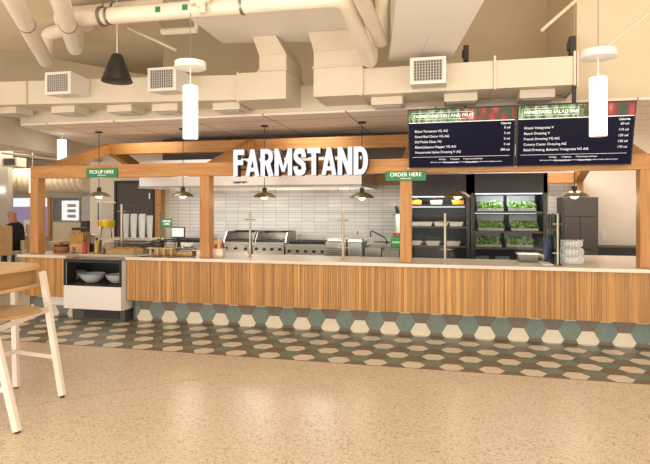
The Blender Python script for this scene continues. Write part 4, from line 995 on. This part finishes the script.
tag(MB().box(x0, x0+.12, 6.86, 7.2, TOP, TOP+.012).build('cutting_board', WHITEPL, bevel=.003), 'thin white board lying under the end-on glass screen', 'board')
# ================================================================== DARK DOOR AND LEFT WALL THINGS
y = 10.45; x0, x1 = X(117.5, y), X(153.6, y); zt = Z(135, 183, y)
d = struct(MB().box(x0, x1, y-.03, y-.001, 0.006, zt).build('door_1', DARKDOOR, bevel=.004))
B = MB(); B.box(x0-.05, x0, y-.05, y-.001, .006, zt+.05); B.box(x1, x1+.05, y-.05, y-.001, .006, zt+.05); B.box(x0, x1, y-.05, y-.001, zt, zt+.05); B.build('door_frame', BLACK, d)
MB().box(x1-.07, x1-.045, y-.07, y-.031, Z(152, 199, y), Z(152, 193, y)).build('door_closer', STEEL, d)
# far left room beyond
yw = 14.0
def win(name, u0, u1, v0, v1, y, m1, fr, w=.06):
    x0, x1 = X(u0, y), X(u1, y); z1, z0 = Z((u0+u1)/2, v0, y), Z((u0+u1)/2, v1, y)
    o = struct(MB().box(x0, x1, y-.02, y-.001, z0, z1).build(name, m1))
    B = MB(); B.box(x0-w, x0, y-.05, y-.001, z0-w, z1+w); B.box(x1, x1+w, y-.05, y-.001, z0-w, z1+w); B.box(x0, x1, y-.05, y-.001, z1, z1+w); B.box(x0, x1, y-.05, y-.001, z0-w, z0)
    B.build('window_frame', fr, o); return o, x0, x1, z0, z1
PURW = mat('lilac_wall_glow', (.34, .28, .50), .7, em=(.36, .30, .52), es=.25)  # purple light of the far room painted in as a wall glow
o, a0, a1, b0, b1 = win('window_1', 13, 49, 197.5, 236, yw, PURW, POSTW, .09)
MB().box(a0+.05, a1-.05, yw-.04, yw-.021, b1-.28, b1-.02).build('glowing_hood', emit('glowing_hood', (.75, .85, 1), .75), o)  # white hood, its brightness painted as glow
B = MB()
for k in range(5): B.box(a0+.1+k*.2, a0+.24+k*.2, yw-.05, yw-.021, b0, b0+.12+.1*(k % 3))
B.build('shelf_items', WHITEPL, o)
MB().box(a0+.45, a0+.85, yw-.06, yw-.051, b0+.1, b0+.5).build('white_cabinet', WHITEPL, o)
o, a0, a1, b0, b1 = win('window_2', 54, 80, 198, 221, yw, mat('dim_window', (.16, .15, .15), .3), GREYWALL, .03)
MB().box(a0+.3, a1-.02, yw-.03, yw-.021, b0+.02, b1-.08).build('pane_reflection', emit('pane_reflection', (.68, .74, .85), .75), o)  # white reflection in the window, painted as a glowing sheet
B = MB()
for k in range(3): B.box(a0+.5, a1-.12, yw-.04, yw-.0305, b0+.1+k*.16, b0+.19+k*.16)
B.build('shelf_strips', GREYWALL, o)  # grey strips across the white inset
# lower pale wall panel
struct(MB().box(X(53, 13.8), X(92, 13.8), 13.8, 13.95, .006, Z(70, 222.5, 13.8)).build('wall_low_left', CREAM_W))
y = 12.2
tag(MB().box(X(81.5, y), X(91, y), y, y+.5, .006, Z(86, 196, y)).build('tall_fridge', STEELD, bevel=.01), 'tall stainless fridge left of the cream wall', 'fridge')
x0, x1 = X(83, 11.9), X(90, 11.9)
t = thing('coffee_machine', 'black coffee machine in front of the tall fridge', 'machine', ((x0+x1)/2, 11.9, 0))
MB().box(x0, x1, 11.8, 12.1, .9, Z(86, 221, 11.9)).build('body', BLACK, t, bevel=.01)
MB().box(x0-.05, x1+.05, 11.75, 12.15, .006, .899).build('stand', GREYWALL, t)
# wrapped duct
y = 12.0; x0, x1 = X(8, y)+.02, X(89, y); zc = (Z(50, 168, y)+Z(50, 193, y))/2; rr_ = (Z(50, 168, y)-Z(50, 193, y))/2
B = MB(); path = []; rad = []; n = 90
for i in range(n+1):
    path.append((x0+(x1-x0)*i/n, y, zc)); rad.append(rr_*(.86+.14*abs(math.sin(i*PI/6))+.02*random.random()))
B.tube(path, rad, 20)
tag(B.build('wrapped_duct', mat('wrapped_insulation', (.74, .64, .47), .45, bump=.5, nscale=10), smooth=True), 'big insulated duct with puckered cream wrapping at far left', 'duct')
x0 = X(2, 10.8); t = thing('wall_vent', 'small dark-grilled vent box under the far left beam', 'vent', (x0, 10.8, 2.6))
x1 = X(16.5, 10.8); z0, z1 = Z(9, 166.5, 10.8), Z(9, 157.5, 10.8)
MB().box(x0, x1, 10.8, 11.1, z0, z1).build('box', CREAM, t)
MB().box(x0+.05, x1-.05, 10.79, 10.799, z0+.03, z1-.03).build('grille', DARKGREY, t)
struct(MB().box(X(2, 11.6)-3, X(90, 11.6), 12.5, 12.6, Z(50, 197, 12.5), Z(50, 192.5, 12.5)).build('beam', GREYWALL))
x = X(1, 11.15); z = Z(1, 190, 11.15)
t = thing('light_spot', 'bright round light spot on the grey pier at the left edge', 'light spot', (x, 11.15, z))
MB().ball((x, 11.13, z), .07, (1, .5, 1)).build('globe', emit('globe', (1, .97, .9), 6), t)  # light spot on the pier, built as a glowing ball
MB().lathe([(.04, 0), (.04, .04)], n=14).build('mount', WHITE, t); t.children[-1].location = (0, .045, 0); t.children[-1].rotation_euler = (-PI/2+PI, 0, 0)
# wooden booth box near the seated man
x1, y0 = X(12.3, 8.3), 8.3
zt, zb = Z(5, 226, y0), Z(5, 255, y0)
t = thing('booth_table', 'wooden high booth panel at the left edge beside the seated man', 'booth', (x1-.5, y0+.2, 0))
B = MB(); B.hexa([(x1-1.0, y0, zb), (X(3, y0), y0-.25, zb), (x1, y0, zb), (x1-.6, y0+.5, zb), (x1-1.0, y0, zt), (X(3, y0), y0-.25, zt), (x1, y0, zt), (x1-.6, y0+.5, zt)]); B.build('panel', PLYD, t)
for (lx, ly) in ((x1-.03, y0+.05), (x1-.62, y0+.42), (X(3, y0), y0-.18), (x1-.95, y0+.05)): MB().box(lx-.02, lx+.02, ly-.02, ly+.02, .001, zb).build('leg', BLACK, t)
# white high chair near the man
def hichair(label, cx, cy, h, s=.22):
    t = thing('high_chair', label, 'chair', (cx, cy, 0), 'white bar chairs at far left')
    for sx in (-1, 1):
        for sy in (-1, 1): MB().bar((cx+sx*(s+.04), cy+sy*s, .001), (cx+sx*(s-.07), cy+sy*(s-.08), h if sx > 0 else h*.72), .035, .03).build('leg', LEGW, t)
    MB().box(cx-s, cx+s, cy-s, cy+s, h*.68, h*.71).build('seat', PLY, t, bevel=.01)
    for z in (.25, .5): MB().bar((cx+s, cy-s, z), (cx+s, cy+s, z), .025).build('rung', LEGW, t)
    MB().box(cx+s-.1, cx+s-.07, cy-s+.05, cy+s-.05, h-.18, h).build('backrest', PLY, t, bevel=.008)
hichair('white high chair with wooden seat behind the leftmost post', X(27, 9.6), 9.6, 1.25)
hichair('white chair on which the man in black sits', X(18, 9.0)-.05, 9.15, .95, .2)
# ================================================================== THE SEATED MAN
def person():
    px, py = X(17, 9.1)-.02, 9.12
    zs_ = .75
    V = []; E = []; R = []
    def v(p, r, par=None):
        V.append(Vector(p)); R.append(r)
        if par is not None: E.append((par, len(V)-1))
        return len(V)-1
    hip = v((0, 0, zs_+.09), .145)
    ab = v((-.02, 0, zs_+.25), .15, hip); chest = v((-.05, 0, zs_+.42), .155, ab); nk = v((-.08, 0, zs_+.56), .062, chest)
    hd0 = v((-.11, 0, zs_+.63), .075, nk); hd = v((-.13, 0, zs_+.71), .098, hd0); hd1 = v((-.125, 0, zs_+.775), .078, hd)
    for s in (-1, 1):
        sh = v((-.06, s*.17, zs_+.46), .07, chest); el = v((-.10, s*.24, zs_+.20), .046, sh); wr = v((-.33, s*.14, zs_+.24), .03, el); hand = v((-.40, s*.11, zs_+.26), .034, wr)
        for k in range(4):
            f1 = v((-.445, s*(.085+.018*k), zs_+.27), .010, hand); f2 = v((-.48, s*(.085+.016*k), zs_+.255-.004*k), .009, f1); v((-.50, s*(.085+.015*k), zs_+.235), .008, f2)
        th = v((-.42, s*.08, zs_+.285), .011, hand); v((-.45, s*.06, zs_+.285), .009, th)
        h2 = v((-.05, s*.10, zs_+.07), .10, hip); kn = v((-.46, s*.14, zs_+.06), .065, h2); an = v((-.42, s*.14, .36), .045, kn); he = v((-.42, s*.14, .31), .045, an); v((-.58, s*.15, .29), .038, he)
    me = bpy.data.meshes.new('person'); me.from_pydata([tuple(q) for q in V], E, [])
    o = bpy.data.objects.new('tmp_body', me); COL.objects.link(o)
    sk = o.modifiers.new('s', 'SKIN'); su = o.modifiers.new('u', 'SUBSURF'); su.levels = 2; su.render_levels = 2
    for i, r in enumerate(R): o.data.skin_vertices[0].data[i].radius = (r, r)
    o.data.skin_vertices[0].data[0].use_root = True
    bpy.context.view_layer.update()
    dg = bpy.context.evaluated_depsgraph_get()
    m2 = bpy.data.meshes.new_from_object(o.evaluated_get(dg)); bpy.data.objects.remove(o)
    for mt in (SHIRT, SKIN, TROUS, BLACK): m2.materials.append(mt)
    for p in m2.polygons:
        c = p.center; p.use_smooth = True
        i = 0
        if c.z > zs_+.545: i = 1
        elif c.x < -.17 and c.z > zs_+.15: i = 1
        elif c.z < zs_+.14: i = 2
        if c.z < .36: i = 3
        p.material_index = i
    p = bpy.data.objects.new('person', m2); COL.objects.link(p); p.location = (px, py, 0); OFFS[p.name] = Vector((0, 0, 0))
    tag(p, 'bald person in a black shirt sitting with folded arms at far left', 'person')
    B = MB()
    for s in (-1, 1): B.ball((-.212, s*.034, zs_+.715), .011)
    B.build('eyes', BLACK, p)
    B = MB(); B.ball((-.232, 0, zs_+.69), .017, (1.2, .8, 1.4))
    for s in (-1, 1): B.ball((-.12, s*.096, zs_+.70), .022, (.8, .4, 1.4))
    B.build('nose_and_ears', SKIN, p)
    MB().ball((-.22, 0, zs_+.655), .014, (.5, 1.6, .4)).build('mouth', RED, p)
    MB().box(-.218, -.205, .05, .09, zs_+.42, zs_+.45).build('badge', YEL, p)
    MB().box(-.02, .03, -.15, -.12, zs_+.44, zs_+.46)
    return p
person()
# ================================================================== FOREGROUND HIGH TABLE
t = thing('high_table', 'light wood high table with open box top and white splayed legs at front left', 'table', (-3.9, 3.75, 0))
def rrect(x0, x1, y0, y1, r, n=7):
    out = []
    for cx, cy, a0 in ((x1-r, y1-r, 0), (x0+r, y1-r, PI/2), (x0+r, y0+r, PI), (x1-r, y0+r, 1.5*PI)):
        for i in range(n+1): a = a0+PI/2*i/n; out.append((cx+r*math.cos(a), cy+r*math.sin(a)))
    return out
tx0, tx1, ty0, ty1 = -4.65, -3.62, 2.95, 4.36
MB().slab(rrect(tx0, tx1, ty0, ty1, .38), 1.045, 1.075).build('tabletop', PLY, t, bevel=.004)
MB().slab(rrect(tx0+.04, tx1-.035, ty0+.04, ty1-.035, .35), .915, 1.045).build('inner_panel', PLYD, t)
MB().slab(rrect(tx0, tx1, ty0, ty1, .38), .885, .915).build('lower_board', PLY, t, bevel=.004)
tops = [(-3.56, 4.08, 1.03), (-3.84, 4.06, .884), (-3.33, 3.24, 1.03), (-3.95, 3.2, .884)]
feet = [(-3.22, 3.916, .012), (-3.78, 4.02, .012), (-3.02, 3.22, .012), (-3.90, 3.1, .012)]
for a, c in zip(tops, feet):
    lg = MB().bar(a, c, .05, .036, up=(0, 1, 0)).build('leg', LEGW, t)
    MB().lathe([(.02, 0), (.02, .012)], (c[0], c[1], .0005), 10).build('foot_pad', BLACK, lg)
def lerp(i, z):
    a, c = Vector(tops[i]), Vector(feet[i]); k = (a.z-z)/(a.z-c.z); return a+(c-a)*k
for (i, k, z) in ((0, 1, .70), (0, 2, .71), (1, 3, .70), (2, 3, .70), (0, 1, .32), (2, 3, .30), (1, 3, .32)):
    MB().bar(lerp(i, z), lerp(k, z), .03, .034).build('rail', LEGW, t)
MB().slab([(-3.84, 3.3), (-3.50, 3.25), (-3.38, 3.35), (-3.33, 3.6), (-3.36, 3.85), (-3.48, 3.95), (-3.82, 3.97)], .725, .748).build('wooden_seat', mat('seat_wood', (.50, .33, .16), .35, noise=.1, nscale=6), t, bevel=.006)
# ================================================================== LIGHT
def area(loc, rot, e, sx, sy, col=(1, .86, .68)):
    L = bpy.data.lights.new('hall_and_fill_light', 'AREA'); L.shape = 'RECTANGLE'; L.size = sx; L.size_y = sy; L.energy = e; L.color = col
    o = bpy.data.objects.new('hall_and_fill_light', L); COL.objects.link(o); o.location = loc; o.rotation_euler = rot; return o
for x in (-7, -2.5, 1.8): area((x, 1.6, 5.6), (math.radians(14), 0, 0), 80, 3.4, 1.8)
for x in (-6, -1, 3.5): area((x, -3.5, 2.6), (math.radians(100), 0, 0), 30, 3.5, 2.2)  # added front fill behind the camera
for x in (-7.5, -2.0, 3.0): area((x, 1.0, 2.3), (math.radians(158), 0, 0), 60, 2.5, 1.5, (1, .9, .76))   # added fill aimed upward to brighten ceilings and ducts
for x in (-6, -1.5, 3.0): area((x, .3, .35), (math.radians(126), 0, 0), 120, 3, 1.2, (1, .9, .79))  # added fill near the floor, lights undersides from below
area((1.9, 9.2, 2.88), (0, 0, 0), 45, .8, .3, (1, .92, .84))  # unseen fill added to brighten the right back wall
area((-10.5, 11.5, 3.0), (0, 0, 0), 60, 1.6, 1.6)
for x in (-5.2, -2.2, .9): area((x, 9.9 if x > 0 else 8.2, 2.88), (0, 0, 0), 11, .9, .2, (1, .93, .88))  # unseen fills added under the kitchen ceiling
w = bpy.data.worlds.new('world'); sc.world = w; w.use_nodes = True
w.node_tree.nodes['Background'].inputs[0].default_value = (1, .885, .785, 1); w.node_tree.nodes['Background'].inputs[1].default_value = 1.42
# lettering as plain meshes
bpy.context.view_layer.update(); dg = bpy.context.evaluated_depsgraph_get()
for o in [o for o in sc.objects if o.type == 'FONT']:
    me = bpy.data.meshes.new_from_object(o.evaluated_get(dg)); nm = o.name
    p, l, ro, sl = o.parent, o.location.copy(), o.rotation_euler.copy(), o.scale.copy()
    bpy.data.objects.remove(o); n = bpy.data.objects.new(nm, me); COL.objects.link(n)
    n.parent = p; n.location = l; n.rotation_euler = ro; n.scale = sl
sc.view_settings.view_transform = 'Standard'; sc.view_settings.look = 'None'; sc.view_settings.gamma = 1; sc.view_settings.exposure = -.06
sc.view_settings.use_curve_mapping = False
sc.cycles.use_denoising = True; sc.cycles.max_bounces = 7; sc.cycles.transparent_max_bounces = 16; sc.cycles.caustics_reflective = False; sc.cycles.caustics_refractive = False
sc.cycles.sample_clamp_indirect = 4
